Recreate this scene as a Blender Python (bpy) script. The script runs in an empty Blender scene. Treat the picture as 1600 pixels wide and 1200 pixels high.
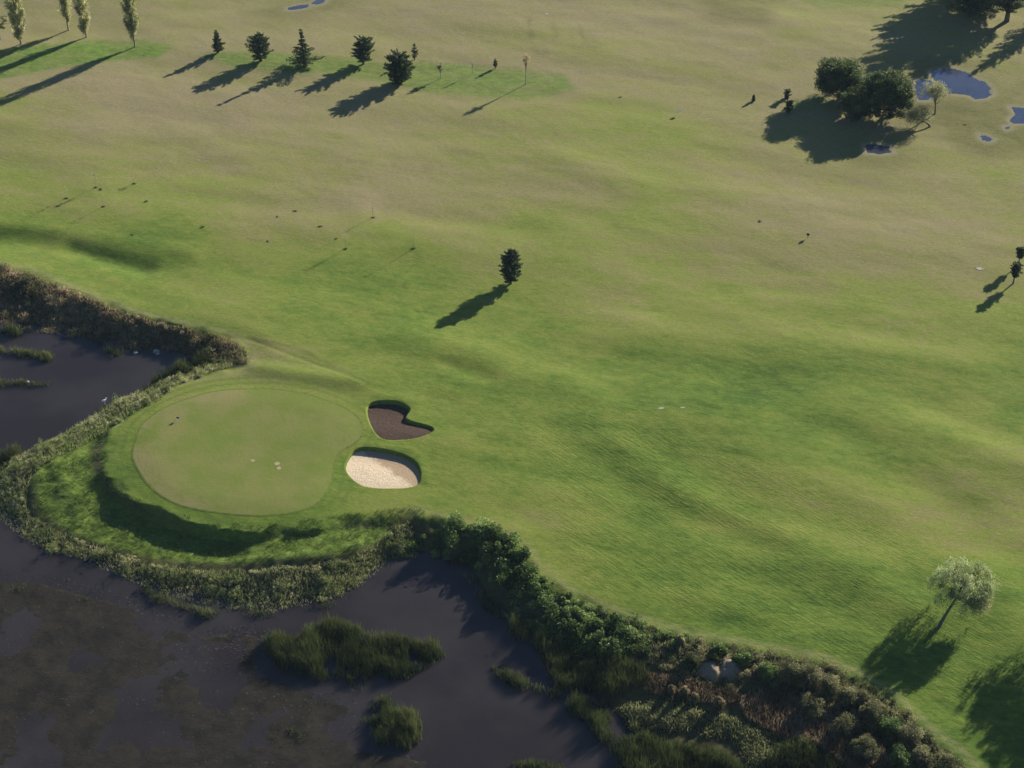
import bpy, math
import numpy as np
from mathutils import Vector
rad = math.radians
R = np.random.default_rng(7)
scene = bpy.context.scene
# ------------------------------------------------------------------ camera
PITCH, FPX, HC = 38.0, 2800.0, 150.0
cam_d = bpy.data.cameras.new("camera"); cam = bpy.data.objects.new("camera", cam_d)
scene.collection.objects.link(cam); scene.camera = cam
cam.location = (0, 0, HC); cam.rotation_euler = (rad(90 - PITCH), 0, 0)
cam_d.sensor_width = 36; cam_d.lens = FPX / 1600 * 36
cam_d.clip_start = 1; cam_d.clip_end = 20000
scene.render.resolution_x = 1024; scene.render.resolution_y = 768
# ------------------------------------------------------------------ light
SUN_EL, SUN_AZ = 20.5, 43.5            # azimuth measured from +Y towards +X
sd = bpy.data.lights.new("sun", 'SUN'); so = bpy.data.objects.new("sun", sd); scene.collection.objects.link(so)
sd.energy = 5.0; sd.angle = rad(0.5); sd.color = (1.0, 0.9, 0.74)
to_sun = Vector((math.sin(rad(SUN_AZ)) * math.cos(rad(SUN_EL)), math.cos(rad(SUN_AZ)) * math.cos(rad(SUN_EL)), math.sin(rad(SUN_EL))))
so.rotation_euler = to_sun.to_track_quat('Z', 'Y').to_euler()
w = bpy.data.worlds.new("World"); scene.world = w; w.use_nodes = True
nt = w.node_tree; nt.nodes.clear()
sky = nt.nodes.new('ShaderNodeTexSky'); sky.sky_type = 'NISHITA'; sky.sun_disc = False
sky.dust_density = .2; sky.ozone_density = 4.0; sky.air_density = .9; sky.sun_elevation = rad(SUN_EL); sky.sun_rotation = rad(SUN_AZ)
bg = nt.nodes.new('ShaderNodeBackground'); bg.inputs[1].default_value = 0.05
wo = nt.nodes.new('ShaderNodeOutputWorld')
nt.links.new(sky.outputs[0], bg.inputs[0]); nt.links.new(bg.outputs[0], wo.inputs[0])
scene.view_settings.view_transform = 'Standard'; scene.view_settings.look = 'None'
scene.view_settings.exposure = 1.30; scene.view_settings.gamma = 1
scene.render.engine = 'CYCLES'
# ------------------------------------------------------------------ geometry of the view -> ground
_p = rad(PITCH)
def rays(px, py):
    a = (np.asarray(px, float) - 800) / FPX; b = (600 - np.asarray(py, float)) / FPX
    return a, math.cos(_p) + b * math.sin(_p), -math.sin(_p) + b * math.cos(_p)
def at(px, py, z=0.0):
    a, y, zz = rays(px, py); t = (z - HC) / zz
    return a * t, y * t
def proj(x, y, z=0.0):
    d = y * math.cos(_p) - (z - HC) * math.sin(_p)
    u = y * math.sin(_p) + (z - HC) * math.cos(_p)
    return 800 + FPX * x / d, 600 - FPX * u / d
def hgt(px, py, y):                      # height of the point seen at (px,py) that stands at distance y
    a, yy, zz = rays(px, py); return HC + zz * y / yy
def mpp(y, z=0):                         # pixels (1600 wide) per metre at ground distance y
    return FPX / (y * math.cos(_p) + (HC - z) * math.sin(_p))
def poly(pts, z=0.0, smooth=0):
    P = np.array([at(a, b, z) for a, b in pts])
    for _ in range(smooth):              # catmull-rom midpoint insertion
        a, b, c, d = np.roll(P, 1, 0), P, np.roll(P, -1, 0), np.roll(P, -2, 0)
        m = (-a + 9 * b + 9 * c - d) / 16
        Q = np.empty((len(P) * 2, 2)); Q[0::2] = P; Q[1::2] = m; P = Q
    return P
def sdist(X, Y, P):                      # signed distance, negative inside
    n = len(P); sh = X.shape; X = X.ravel(); Y = Y.ravel()
    d = np.full(X.shape, 1e18); c = np.zeros(X.shape, bool)
    for i in range(n):
        ax, ay = P[i]; bx, by = P[(i + 1) % n]
        ex, ey = bx - ax, by - ay
        wx, wy = X - ax, Y - ay
        t = np.clip((wx * ex + wy * ey) / (ex * ex + ey * ey + 1e-12), 0, 1)
        d = np.minimum(d, (wx - ex * t) ** 2 + (wy - ey * t) ** 2)
        if ay != by:
            cr = ((ay > Y) != (by > Y)) & (X < (bx - ax) * (Y - ay) / (by - ay) + ax)
            c ^= cr
    d = np.sqrt(d); d[c] *= -1
    return d.reshape(sh)
def segd(X, Y, a, b):
    ex, ey = b[0] - a[0], b[1] - a[1]; wx, wy = X - a[0], Y - a[1]
    t = np.clip((wx * ex + wy * ey) / (ex * ex + ey * ey), 0, 1)
    return np.hypot(wx - ex * t, wy - ey * t)
def sst(x, a, b):
    t = np.clip((x - a) / (b - a), 0, 1); return t * t * (3 - 2 * t)
_lat = np.random.default_rng(3).random((256, 256)).astype(np.float32)
def vnoise(x, y):
    xi = np.floor(x).astype(int); yi = np.floor(y).astype(int); fx = x - xi; fy = y - yi
    fx = fx * fx * fx * (fx * (fx * 6 - 15) + 10); fy = fy * fy * fy * (fy * (fy * 6 - 15) + 10)
    g = lambda i, j: _lat[i & 255, j & 255]
    return (g(xi, yi) * (1 - fx) + g(xi + 1, yi) * fx) * (1 - fy) + (g(xi, yi + 1) * (1 - fx) + g(xi + 1, yi + 1) * fx) * fy
def fbm(x, y, s, o=4, seed=0):
    v = 0; a = 1; n = 0
    x = x / s + seed * 17.3; y = y / s + seed * 9.7
    for k in range(o):
        v = v + a * (vnoise(x, y) - .5); n += a; a *= .5; x = x * 2.03 + 5.1; y = y * 2.03 + 1.7
    return v / n * 2
# ------------------------------------------------------------------ site plan
ZW, ZS = -2.3, -1.6                      # water level, low skirt below the green
upper_edge = [(-500, 250), (0, 413), (50, 425), (100, 447), (150, 466), (200, 487), (250, 500), (300, 510), (345, 521), (375, 534), (388, 547), (392, 562)]
green_edge = [(384, 577), (340, 584), (290, 592), (240, 612), (200, 642), (178, 672), (165, 705), (172, 738), (200, 768), (240, 790), (290, 808), (345, 826), (400, 832), (440, 824), (500, 826), (545, 806), (600, 806), (650, 800), (700, 812)]
right_edge = [(725, 819), (765, 826), (795, 840), (822, 858), (832, 880), (860, 905), (900, 932), (960, 955), (1030, 978), (1100, 997), (1210, 1018), (1290, 1032), (1340, 1056), (1400, 1092), (1450, 1142), (1500, 1178), (1540, 1225), (1640, 1330), (1900, 1600)]
PLAT = poly(upper_edge + green_edge + right_edge + [(2600, 1600), (2600, -200), (-900, -200)])
PLAT = np.vstack([PLAT[:-3], [[900, 60], [900, 900], [-900, 900], [-900, at(-500, 250)[1]]]])
SKIRT = poly([(185, 658), (130, 688), (85, 715), (62, 745), (66, 785), (95, 815), (150, 840), (250, 868), (330, 878), (420, 882), (520, 874), (575, 855), (600, 838), (540, 838), (480, 848), (400, 853), (330, 846), (270, 832), (205, 808), (160, 778), (138, 748), (136, 712), (160, 682)], ZS)
WATER = poly([(-900, 430), (-100, 490), (0, 500), (50, 513), (120, 520), (190, 538), (270, 546), (284, 562), (240, 592), (160, 630), (100, 668), (0, 712), (-35, 745), (-40, 790), (0, 818), (50, 858), (120, 876), (200, 908), (250, 930), (340, 950), (430, 958), (520, 938), (575, 908), (610, 878), (660, 870), (715, 882), (740, 930), (790, 988), (850, 1035), (880, 1070), (920, 1120), (980, 1200), (1050, 1330), (1100, 1500), (-900, 1600)], ZW)
MUD = poly([(-900, 870), (0, 893), (60, 900), (180, 932), (250, 962), (310, 988), (380, 975), (420, 990), (410, 1050), (520, 1080), (560, 1100), (560, 1160), (680, 1180), (700, 1400), (-900, 1500)], ZW)
GREEN = poly([(212, 690), (222, 665), (245, 645), (280, 628), (330, 613), (380, 608), (430, 609), (480, 617), (525, 632), (555, 650), (566, 672), (556, 690), (535, 702), (522, 718), (518, 745), (508, 770), (490, 788), (460, 799), (420, 804), (370, 803), (310, 795), (270, 783), (238, 762), (218, 735), (208, 712)], 0.2, 3)
B1 = poly([(573, 636), (588, 628), (622, 629), (641, 640), (634, 654), (650, 661), (672, 667), (677, 675), (655, 685), (625, 689), (598, 687), (584, 675), (575, 655)], 0, 3)
B2 = poly([(543, 716), (553, 704), (572, 700), (610, 705), (640, 715), (655, 730), (657, 750), (645, 760), (610, 763), (570, 760), (548, 746), (539, 731)], 0, 3)
PUD = [[(1452, 112), (1470, 107), (1490, 107), (1512, 113), (1523, 122), (1540, 128), (1550, 138), (1552, 148), (1540, 154), (1524, 156), (1512, 149), (1482, 147), (1468, 135), (1458, 125)],
       [(1428, 126), (1440, 124), (1455, 125), (1462, 132), (1470, 140), (1466, 148), (1450, 157), (1436, 157), (1429, 145)],
       [(1577, 166), (1600, 168), (1640, 172), (1650, 184), (1600, 193), (1583, 194), (1576, 188), (1586, 178)],
       [(1528, 210), (1540, 211), (1553, 218), (1546, 222), (1534, 219)],
       [(1351, 226), (1370, 225), (1392, 229), (1395, 239), (1375, 241), (1353, 239)],
       [(1569, 198), (1577, 197), (1580, 201), (1572, 203)],
       [(448, 12), (466, 8), (484, 6), (482, 12), (466, 15), (450, 16)],
       [(484, 5), (496, -2), (512, -3), (506, 5), (494, 8)]]
def jag(P, amp=.25, seed=0, it=3):
    rr = np.random.default_rng(seed)
    for k in range(it):
        m = (P + np.roll(P, -1, 0)) / 2; L = np.linalg.norm(P - np.roll(P, -1, 0), axis=1, keepdims=True)
        m = m + rr.normal(size=m.shape) * L * .13
        Q = np.empty((len(P) * 2, 2)); Q[0::2] = P; Q[1::2] = m; P = Q
    return P
PUDW = [jag(poly(p), seed=i) for i, p in enumerate(PUD)]
PUDC = [poly(p) for p in PUD]
PAL = poly([(958, 1112), (1010, 1104), (1080, 1112), (1150, 1132), (1210, 1152), (1260, 1185), (1215, 1212), (1150, 1178), (1100, 1160), (1040, 1152), (985, 1148)], ZW)
# dips and rises: (px a), (px b), sigma m, height m
FOLD = [((-60, 366), (60, 372), 2.6, -.5), ((110, 384), (225, 416), 1.7, -.55), ((0, 372), (260, 420), 3.4, -.35), ((-60, 340), (300, 392), 2.0, .25),
        ((860, 675), (960, 745), 2.0, -.16), ((960, 690), (1080, 770), 2.4, .22), ((980, 765), (1220, 860), 2.2, -.2),
        ((1060, 775), (1350, 880), 3.0, .3), ((1230, 850), (1440, 950), 2.6, .28), ((1150, 890), (1400, 990), 2.5, -.25),
        ((1320, 690), (1500, 790), 4, -.4), ((1180, 720), (1380, 800), 4, .3), ((1450, 660), (1600, 720), 4, .35),
        ((600, 330), (820, 360), 3, -.3), ((200, 300), (520, 330), 3, -.25), ((880, 250), (1000, 300), 4, .3),
        ((640, 520), (900, 600), 4, .35), ((700, 570), (760, 590), 1.6, -.3), ((400, 575), (560, 600), 1.5, .35),
        ((840, 560), (1200, 600), 5, -.35), ((1000, 520), (1500, 560), 5, .3), ((1450, 640), (1600, 700), 3, -.3),
        ((860, 930), (1060, 990), 2.2, -.25), ((1090, 930), (1250, 1000), 2.2, .2), ((0, 430), (200, 480), 2.0, .15),
        ((430, 870), (560, 850), 1.2, .3), ((90, 720), (120, 800), 1.0, .25), ((300, 865), (520, 868), .8, .25),
        ((385, 530), (570, 600), .22, -.10), ((1540, 900), (1600, 1000), 4, .4), ((590, 618), (650, 628), .9, .14),
        ((560, 694), (640, 704), .8, .12), ((655, 715), (668, 755), .7, .08)]
FOLD = [(at(*a), at(*b), s, h) for a, b, s, h in FOLD]
SX, SY = math.sin(rad(SUN_AZ)), math.cos(rad(SUN_AZ))
def bunk(X, Y, P, dmax, dmin):
    d = -sdist(X, Y, P); c = P.mean(0)
    s = (X - c[0]) * .15 + (Y - c[1]) * 1.0
    t = sst(s, -3.0, 2.2)
    return d, dmin + (dmax - dmin) * t
def base_height(X, Y):
    dp = sdist(X, Y, PLAT); wig = fbm(X, Y, 3.4, 3, 5) + .5 * fbm(X, Y, 1.5, 2, 15)
    ds = sdist(X, Y, SKIRT); dw = sdist(X, Y, WATER)
    near = sst(-dp, 0, 3)
    dp2 = dp + 1.25 * wig + .25
    dp2 = np.maximum(dp2, 0) + .02; dss = np.maximum(ds + .35 * wig, 0) + .02; dww = np.maximum(dw, 0) + .02
    k = 1.6
    zs_ = -.62 - 1.0 * sst(-X, 27, 38) * sst(-Y, -174, -166)
    wp, ws, ww = dp2 ** -k, .8 * dss ** -k, dww ** -k
    z = (0 * wp + zs_ * ws + (ZW - .25) * ww) / (wp + ws + ww)
    z = np.where(dw < 0, ZW - .25 - .5 * sst(-dw, 0, 2), z)
    dm = sdist(X, Y, MUD)
    mudz = ZW + .025 + .13 * fbm(X, Y, 5, 5, 2) + .03 * fbm(X, Y, .8, 3, 8)
    z = np.where(dw < 0, z + (mudz - z) * sst(-dm, -2, 1.5), z)
    return z, dp, ds, dw, dm
def height(X, Y, full=False, bunkers=True):
    X = np.asarray(X, float); Y = np.asarray(Y, float)
    z, dp, ds, dw, dm = base_height(X, Y)
    land = sst(-dp, -.5, 4)
    dg = sdist(X, Y, GREEN)
    gm = sst(dg, -1, 3)
    # long rolls stretched across the sun direction
    U = X * SX + Y * SY; V = X * SY - Y * SX
    U2 = Y * .97 + .25 * X; V2 = X * .97 - Y * .25
    roll = .40 * fbm(U2, V2 * .5, 16, 3, 1) + .08 * fbm(U2, V2 * .5, 5, 3, 4)
    fine = .02 * fbm(U, V * .6, 1.4, 3, 6)
    calm = np.ones_like(z)
    ex = [0] * 0
    pud = np.full(z.shape, 1e9)
    far = Y > 215
    if far.any():
        xf, yf = X[far], Y[far]; pf = np.full(xf.shape, 1e9)
        for P in PUDC: pf = np.minimum(pf, sdist(xf, yf, P))
        pud[far] = pf
    calm = sst(pud, 0, 6)
    f = (roll * (.25 + .75 * gm) + fine * gm) * land * calm
    fo = 0
    for a, b, s, h in FOLD:
        fo = fo + .8 * h * np.exp(-(segd(X, Y, a, b) / s) ** 2)
    z = z + f + fo * gm * calm
    z = z + .28 * sst(-dg, -3.0, 3.0)
    # rough ground on the skirt and banks
    rough = sst(dp, -.8, .6) * (dw > -.5)
    z = z + rough * (.13 * fbm(X, Y, 1.6, 3, 9) + .05 * fbm(X, Y, .5, 2, 12))
    d1, D1 = bunk(X, Y, B1, .50, .10); d2, D2 = bunk(X, Y, B2, .48, .10)
    if bunkers:
        z = z - (D1 + .14) * sst(d1, 0, .2) - (D2 + .14) * sst(d2, 0, .2)
    z = z - .06 * sst(-pud, 0, .5)
    if full: return z, dp, ds, dw, dm, dg, np.maximum(d1, d2), pud
    return z
# ------------------------------------------------------------------ mesh helpers
def mesh_np(name, V, F, mat, parent=None, col=None, attrs=None, smooth=False, loc=None):
    V = np.asarray(V, np.float32); F = np.asarray(F, np.int32); n, k = F.shape
    me = bpy.data.meshes.new(name)
    me.vertices.add(len(V)); me.vertices.foreach_set('co', V.ravel())
    me.loops.add(n * k); me.loops.foreach_set('vertex_index', F.ravel())
    me.polygons.add(n); me.polygons.foreach_set('loop_start', np.arange(0, n * k, k, dtype=np.int32))
    if smooth: me.polygons.foreach_set('use_smooth', np.ones(n, bool))
    if col is not None:
        a = me.attributes.new('tint', 'FLOAT', 'POINT'); a.data.foreach_set('value', np.asarray(col, np.float32))
    for k_, v in (attrs or {}).items():
        a = me.attributes.new(k_, 'FLOAT', 'POINT'); a.data.foreach_set('value', np.asarray(v, np.float32).ravel())
    me.update(); me.materials.append(mat)
    o = bpy.data.objects.new(name, me); scene.collection.objects.link(o)
    if parent: o.parent = parent
    if loc is not None: o.location = loc
    return o
def tag(o, label=None, cat=None, group=None, kind=None):
    if label: o['label'] = label
    if cat: o['category'] = cat
    if group: o['group'] = group
    if kind: o['kind'] = kind
    return o
def empty(name, x, y, z, label, cat, group=None):
    o = bpy.data.objects.new(name, None); scene.collection.objects.link(o); o.location = (x, y, z)
    o.empty_display_size = .3
    return tag(o, label, cat, group)
class Soup:                               # tris and quads gathered as quads
    def __init__(s): s.V = []; s.F = []; s.C = []; s.n = 0
    def add(s, V, F, c=None):
        s.V.append(V); s.F.append(F + s.n); s.n += len(V)
        s.C.append(np.zeros(len(V)) if c is None else c)
    def out(s, name, mat, parent=None, smooth=False, loc=None):
        return mesh_np(name, np.vstack(s.V), np.vstack(s.F), mat, parent, np.concatenate(s.C), None, smooth, loc)
def unit(v): return v / (np.linalg.norm(v, axis=-1, keepdims=True) + 1e-9)
def leaves(s, P, L, W, tint, axis=None, spread=1.0):
    n = len(P)
    if n == 0: return
    a = R.normal(size=(n, 3))
    a = unit(a) if axis is None else unit(axis + spread * .6 * unit(a))
    b = unit(np.cross(a, R.normal(size=(n, 3))))
    L = (np.broadcast_to(L, n) * R.uniform(.6, 1.3, n))[:, None]; W = (np.broadcast_to(W, n) * R.uniform(.6, 1.3, n))[:, None]
    c = np.cross(a, b) * W * .35
    V = np.stack([P - a * L, P - b * W + c, P + a * L, P + b * W + c], 1).reshape(-1, 3)
    s.add(V, np.arange(4 * n).reshape(n, 4), np.repeat(np.broadcast_to(tint, n), 4))
def blades(s, P, H, W, tint, lean=.25, dirv=(0, 0)):
    n = len(P)
    H = np.broadcast_to(H, n) * R.uniform(.65, 1.15, n); th = R.uniform(0, 6.283, n)
    ld = np.stack([np.cos(th), np.sin(th), np.zeros(n)], 1) * (lean * R.uniform(.2, 1.4, n))[:, None] + np.array([dirv[0], dirv[1], 0])
    th2 = R.uniform(0, 6.283, n); wv = np.stack([np.cos(th2), np.sin(th2), np.zeros(n)], 1) * W / 2
    up = np.array([0, 0, 1.])
    m = P + (ld * .4 + up * .55) * H[:, None]; t = P + (ld * 1.1 + up) * H[:, None]
    V = np.stack([P - wv, P + wv, m + wv * .9, m - wv * .9, t + wv * .3, t - wv * .3], 1).reshape(-1, 3)
    i = np.arange(n)[:, None] * 6
    F = np.vstack([i + np.array([[0, 1, 2, 3]]), i + np.array([[3, 2, 4, 5]])])
    s.add(V, F, np.repeat(np.broadcast_to(tint, n), 6))
def tube(s, path, radii, n=7, tint=.5):
    path = np.asarray(path, float); k = len(path); V = []
    for i in range(k):
        d = path[min(i + 1, k - 1)] - path[max(i - 1, 0)]; d = d / (np.linalg.norm(d) + 1e-9)
        u = np.cross(d, [0.31, .87, .12] if abs(d[2]) > .5 else [0, 0, 1]); u /= np.linalg.norm(u); v = np.cross(d, u)
        a = np.arange(n) * 2 * math.pi / n
        V.append(path[i] + radii[i] * (np.cos(a)[:, None] * u + np.sin(a)[:, None] * v))
    F = []
    for i in range(k - 1):
        for j in range(n):
            F.append([i * n + j, i * n + (j + 1) % n, (i + 1) * n + (j + 1) % n, (i + 1) * n + j])
    if n % 2 == 0:
        for q in range(0, n - 2, 2):
            F.append([0, q + 2 if q + 2 < n else 0, q + 1, 0][:4]) if False else None
    V = np.vstack(V); V = np.vstack([V, path[-1][None]]); c = len(V) - 1
    for j in range(0, n - 1, 2):
        F.append([(k - 1) * n + j, (k - 1) * n + (j + 1) % n, (k - 1) * n + (j + 2) % n, c])
    s.add(V, np.array(F), np.full(len(V), tint))
def fan(P, zf, rings, name, mat, centre=None, smooth=True):
    n = len(P); c = P.mean(0) if centre is None else np.array(centre)
    t = np.linspace(0, 1, rings + 1)[1:]
    XY = np.vstack([c[None]] + [c + (P - c) * k for k in t])
    Z = zf(XY[:, 0], XY[:, 1]); V = np.column_stack([XY, Z])
    ar = (P[:, 0] * np.roll(P[:, 1], -1) - np.roll(P[:, 0], -1) * P[:, 1]).sum()
    i = np.arange(n); j = (i + 1) % n
    Fq = np.vstack([np.stack([1 + r * n + i, 1 + r * n + j, 1 + (r + 1) * n + j, 1 + (r + 1) * n + i], 1)[:, ::-1] for r in range(rings - 1)])
    Q = np.stack([np.zeros(n // 2, int), 1 + i[0::2], 1 + (i[0::2] + 1) % n, 1 + (i[0::2] + 2) % n], 1)
    return mesh_np(name, V, np.vstack([Q, Fq])[:, ::(1 if ar > 0 else -1)], mat, smooth=smooth)
# ------------------------------------------------------------------ materials
def newmat(name):
    m = bpy.data.materials.new(name); m.use_nodes = True; t = m.node_tree; t.nodes.clear(); return m, t
class NT:
    def __init__(s, t): s.t = t
    def n(s, ty, **k):
        x = s.t.nodes.new(ty)
        for a, b in k.items(): setattr(x, a, b)
        return x
    def l(s, a, b): s.t.links.new(a, b)
    def attr(s, name): return s.n('ShaderNodeAttribute', attribute_name=name).outputs['Fac']
    def val(s, inp, v):
        if hasattr(v, 'is_linked') or isinstance(v, bpy.types.NodeSocket): s.l(v, inp)
        else: inp.default_value = v
    def math(s, op, a, b=0.0, clamp=False):
        x = s.n('ShaderNodeMath', operation=op, use_clamp=clamp); s.val(x.inputs[0], a); s.val(x.inputs[1], b); return x.outputs[0]
    def mix(s, f, a, b, mode='MIX'):
        x = s.n('ShaderNodeMix', data_type='RGBA', blend_type=mode); s.val(x.inputs[0], f)
        for i, v in ((6, a), (7, b)):
            if isinstance(v, tuple): x.inputs[i].default_value = (*v, 1)
            else: s.l(v, x.inputs[i])
        return x.outputs[2]
    def noise(s, scale, detail=4, rough=.6, vec=None, dist=0.0):
        x = s.n('ShaderNodeTexNoise'); x.inputs['Scale'].default_value = scale; x.inputs['Detail'].default_value = detail
        x.inputs['Roughness'].default_value = rough; x.inputs['Distortion'].default_value = dist
        if vec is not None: s.l(vec, x.inputs['Vector'])
        return x.outputs['Fac']
    def rng(s, v, a, b, c=0.0, d=1.0):
        x = s.n('ShaderNodeMapRange', clamp=True); x.interpolation_type = 'SMOOTHSTEP'; s.l(v, x.inputs[0])
        for i, q in enumerate((a, b, c, d)): x.inputs[i + 1].default_value = q
        return x.outputs[0]
    def vec(s, scale=(1, 1, 1), rot=0.0):
        g = s.n('ShaderNodeNewGeometry'); m = s.n('ShaderNodeMapping', vector_type='POINT')
        m.inputs['Rotation'].default_value = (0, 0, rot); m.inputs['Scale'].default_value = scale
        s.l(g.outputs['Position'], m.inputs['Vector']); return m.outputs[0]
    def vec2(s, rot, scale):               # rotate first, then stretch
        g = s.n('ShaderNodeNewGeometry'); m = s.n('ShaderNodeMapping'); m.inputs['Rotation'].default_value = (0, 0, rot)
        s.l(g.outputs['Position'], m.inputs['Vector'])
        k = s.n('ShaderNodeVectorMath', operation='MULTIPLY'); s.l(m.outputs[0], k.inputs[0]); k.inputs[1].default_value = scale
        return k.outputs[0]
    def bump(s, h, strength=1.0, dist=.1, nrm=None):
        b = s.n('ShaderNodeBump'); b.inputs['Strength'].default_value = strength if not isinstance(strength, bpy.types.NodeSocket) else 1
        if isinstance(strength, bpy.types.NodeSocket): s.l(strength, b.inputs['Strength'])
        b.inputs['Distance'].default_value = dist
        s.l(h, b.inputs['Height'])
        if nrm is not None: s.l(nrm, b.inputs['Normal'])
        return b.outputs[0]
    def bsdf(s, col, rough=.9, spec=.2, nrm=None, trans=0.0):
        p = s.n('ShaderNodeBsdfPrincipled')
        if isinstance(col, tuple): p.inputs['Base Color'].default_value = (*col, 1)
        else: s.l(col, p.inputs['Base Color'])
        s.val(p.inputs['Roughness'], rough); p.inputs['Specular IOR Level'].default_value = spec
        if nrm is not None: s.l(nrm, p.inputs['Normal'])
        return p
    def done(s, sh):
        o = s.n('ShaderNodeOutputMaterial'); s.l(sh, o.inputs[0])
ROT = rad(SUN_AZ)                         # after this rotation +Y points at the sun, X runs across it
def ground_material():
    m, t = newmat('grass_ground'); k = NT(t)
    v = k.vec()
    vs = k.vec2(rad(14), (.42, 1, 1))         # stretched across the sun direction
    n_big = k.noise(.045, 5, .6, vs); n_mid = k.noise(.28, 5, .65, vs); n_sm = k.noise(1.5, 6, .78, vs); n_f = k.noise(4.5, 5, .8, vs)
    dry = k.attr('dry'); lush = k.attr('lush')
    d = k.math('ADD', dry, k.math('MULTIPLY', k.math('SUBTRACT', n_mid, .5), .7))
    d = k.math('ADD', d, k.math('MULTIPLY', k.math('SUBTRACT', n_sm, .5), .95))
    d = k.math('ADD', d, k.math('MULTIPLY', k.math('SUBTRACT', n_big, .5), 1.1), True)
    rp = k.n('ShaderNodeValToRGB'); k.l(d, rp.inputs[0]); cr = rp.color_ramp; cr.interpolation = 'LINEAR'
    stops = [(0.0, (.038, .084, .008)), (.22, (.088, .140, .017)), (.45, (.142, .174, .032)), (.68, (.172, .168, .062)), (1.0, (.200, .166, .102))]  # low end darkened further to paint vignette and sun-angle falloff into the grass
    cr.elements[0].position = 0; cr.elements[0].color = (*stops[0][1], 1); cr.elements[1].position = 1; cr.elements[1].color = (*stops[-1][1], 1)
    for p_, c_ in stops[1:-1]: e = cr.elements.new(p_); e.color = (*c_, 1)
    c = rp.outputs[0]
    c = k.mix(k.math('MULTIPLY', lush, k.rng(n_mid, .25, .6, .45, 1.0)), c, k.mix(k.rng(n_sm, .36, .62), (.050, .100, .014), (.110, .175, .024)))
    # tussock rough of the low skirt
    rough = k.attr('rough')
    tuss = k.noise(2.6, 5, .75, vs)
    c = k.mix(k.math('MULTIPLY', k.attr('ring'), .55), c, (.070, .100, .020))
    c = k.mix(k.math('MULTIPLY', k.attr('track'), .7), c, (.075, .065, .035))
    rc = k.mix(k.rng(tuss, .38, .66), (.062, .110, .015), (.128, .178, .030))
    c = k.mix(rough, c, rc)
    soil = k.attr('soil')
    sc = k.mix(k.rng(n_sm, .35, .65), (.040, .042, .018), (.070, .068, .030))
    c = k.mix(soil, c, sc)
    # bleached strip along the top of the bank
    c = k.mix(k.math('MULTIPLY', k.attr('rim'), k.rng(n_sm, .35, .6, .25, .85)), c, (.20, .19, .095))
    # wet dark ochre around puddles and pale drying rim
    c = k.mix(k.math('MULTIPLY', k.attr('wet'), k.rng(n_mid, .3, .6, .55, .95)), c, k.mix(k.rng(n_sm, .35, .65), (.075, .082, .024), (.125, .108, .042)))
    c = k.mix(k.attr('shore'), c, (.19, .17, .12))
    # mud bed
    mudn = k.noise(.35, 8, .72, v)
    mc = k.mix(k.rng(mudn, .35, .62), (.0125, .0122, .0115), (.0245, .0220, .0190))
    c = k.mix(k.attr('mud'), c, mc)
    c = k.mix(k.math('MULTIPLY', k.rng(n_f, .40, .58), .75), c, k.mix(1.0, c, (.72, .74, .6), 'MULTIPLY'))
    sp = k.noise(3.1, 3, .5, vs)
    c = k.mix(k.math('MULTIPLY', k.rng(sp, .70, .78), .5), c, (.06, .062, .03))
    # bumps: fine sward, medium hummocks, mowing grooves
    mowv = k.n('ShaderNodeTexWave', wave_type='BANDS', bands_direction='Y'); mowv.inputs['Scale'].default_value = .32
    mowv.inputs['Distortion'].default_value = 3.0; mowv.inputs['Detail'].default_value = 3; mowv.inputs['Detail Scale'].default_value = .35
    k.l(k.vec2(ROT, (.35, 1, 1)), mowv.inputs['Vector'])
    gv = k.noise(3.6, 3, .6, k.vec2(ROT, (.09, 1, 1)))
    h = k.math('ADD', k.math('MULTIPLY', n_sm, .36), k.math('MULTIPLY', n_f, .36))
    h = k.math('ADD', h, k.math('MULTIPLY', n_mid, .18))
    h = k.math('ADD', h, k.math('MULTIPLY', k.math('MULTIPLY', gv, k.attr('mow')), .34))
    h = k.math('ADD', h, k.math('MULTIPLY', k.math('MULTIPLY', tuss, rough), .5))
    nb = k.bump(h, k.math('ADD', k.math('MULTIPLY', k.attr('mow'), .6), k.math('ADD', k.math('MULTIPLY', rough, .5), .42), True), .24)
    p = k.bsdf(c, .95, .08, nb)
    k.l(k.math('SUBTRACT', .06, k.math('MULTIPLY', k.attr('mud'), .06), True), p.inputs['Sheen Weight']); p.inputs['Sheen Roughness'].default_value = .6
    p.inputs['Sheen Tint'].default_value = (.8, 1, .5, 1)
    k.done(p.outputs[0]); return m
def green_material():
    m, t = newmat('putting_turf'); k = NT(t); v = k.vec()
    n1 = k.noise(.22, 5, .6, v); n2 = k.noise(1.8, 5, .7, v); n3 = k.noise(9, 3, .6, v)
    c = k.mix(k.rng(n1, .35, .65), (.108, .146, .028), (.142, .154, .046))
    c = k.mix(k.math('MULTIPLY', k.rng(n2, .45, .7), .5), c, (.125, .15, .035))
    e = k.attr('edge')
    c = k.mix(k.math('MULTIPLY', k.rng(e, .55, 1.0), k.rng(n1, .35, .6, .0, .5)), c, (.19, .165, .085))
    p = k.bsdf(c, .9, .1, k.bump(k.math('ADD', n2, k.math('MULTIPLY', n3, .3)), 1, .05)); k.done(p.outputs[0]); return m
def collar_material():
    m, t = newmat('collar_turf'); k = NT(t); v = k.vec(); n2 = k.noise(1.8, 5, .7, v)
    c = k.mix(k.rng(n2, .35, .7), (.070, .100, .020), (.115, .145, .034)); p = k.bsdf(c, .9, .1, k.bump(n2, 1, .08)); k.done(p.outputs[0]); return m
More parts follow.
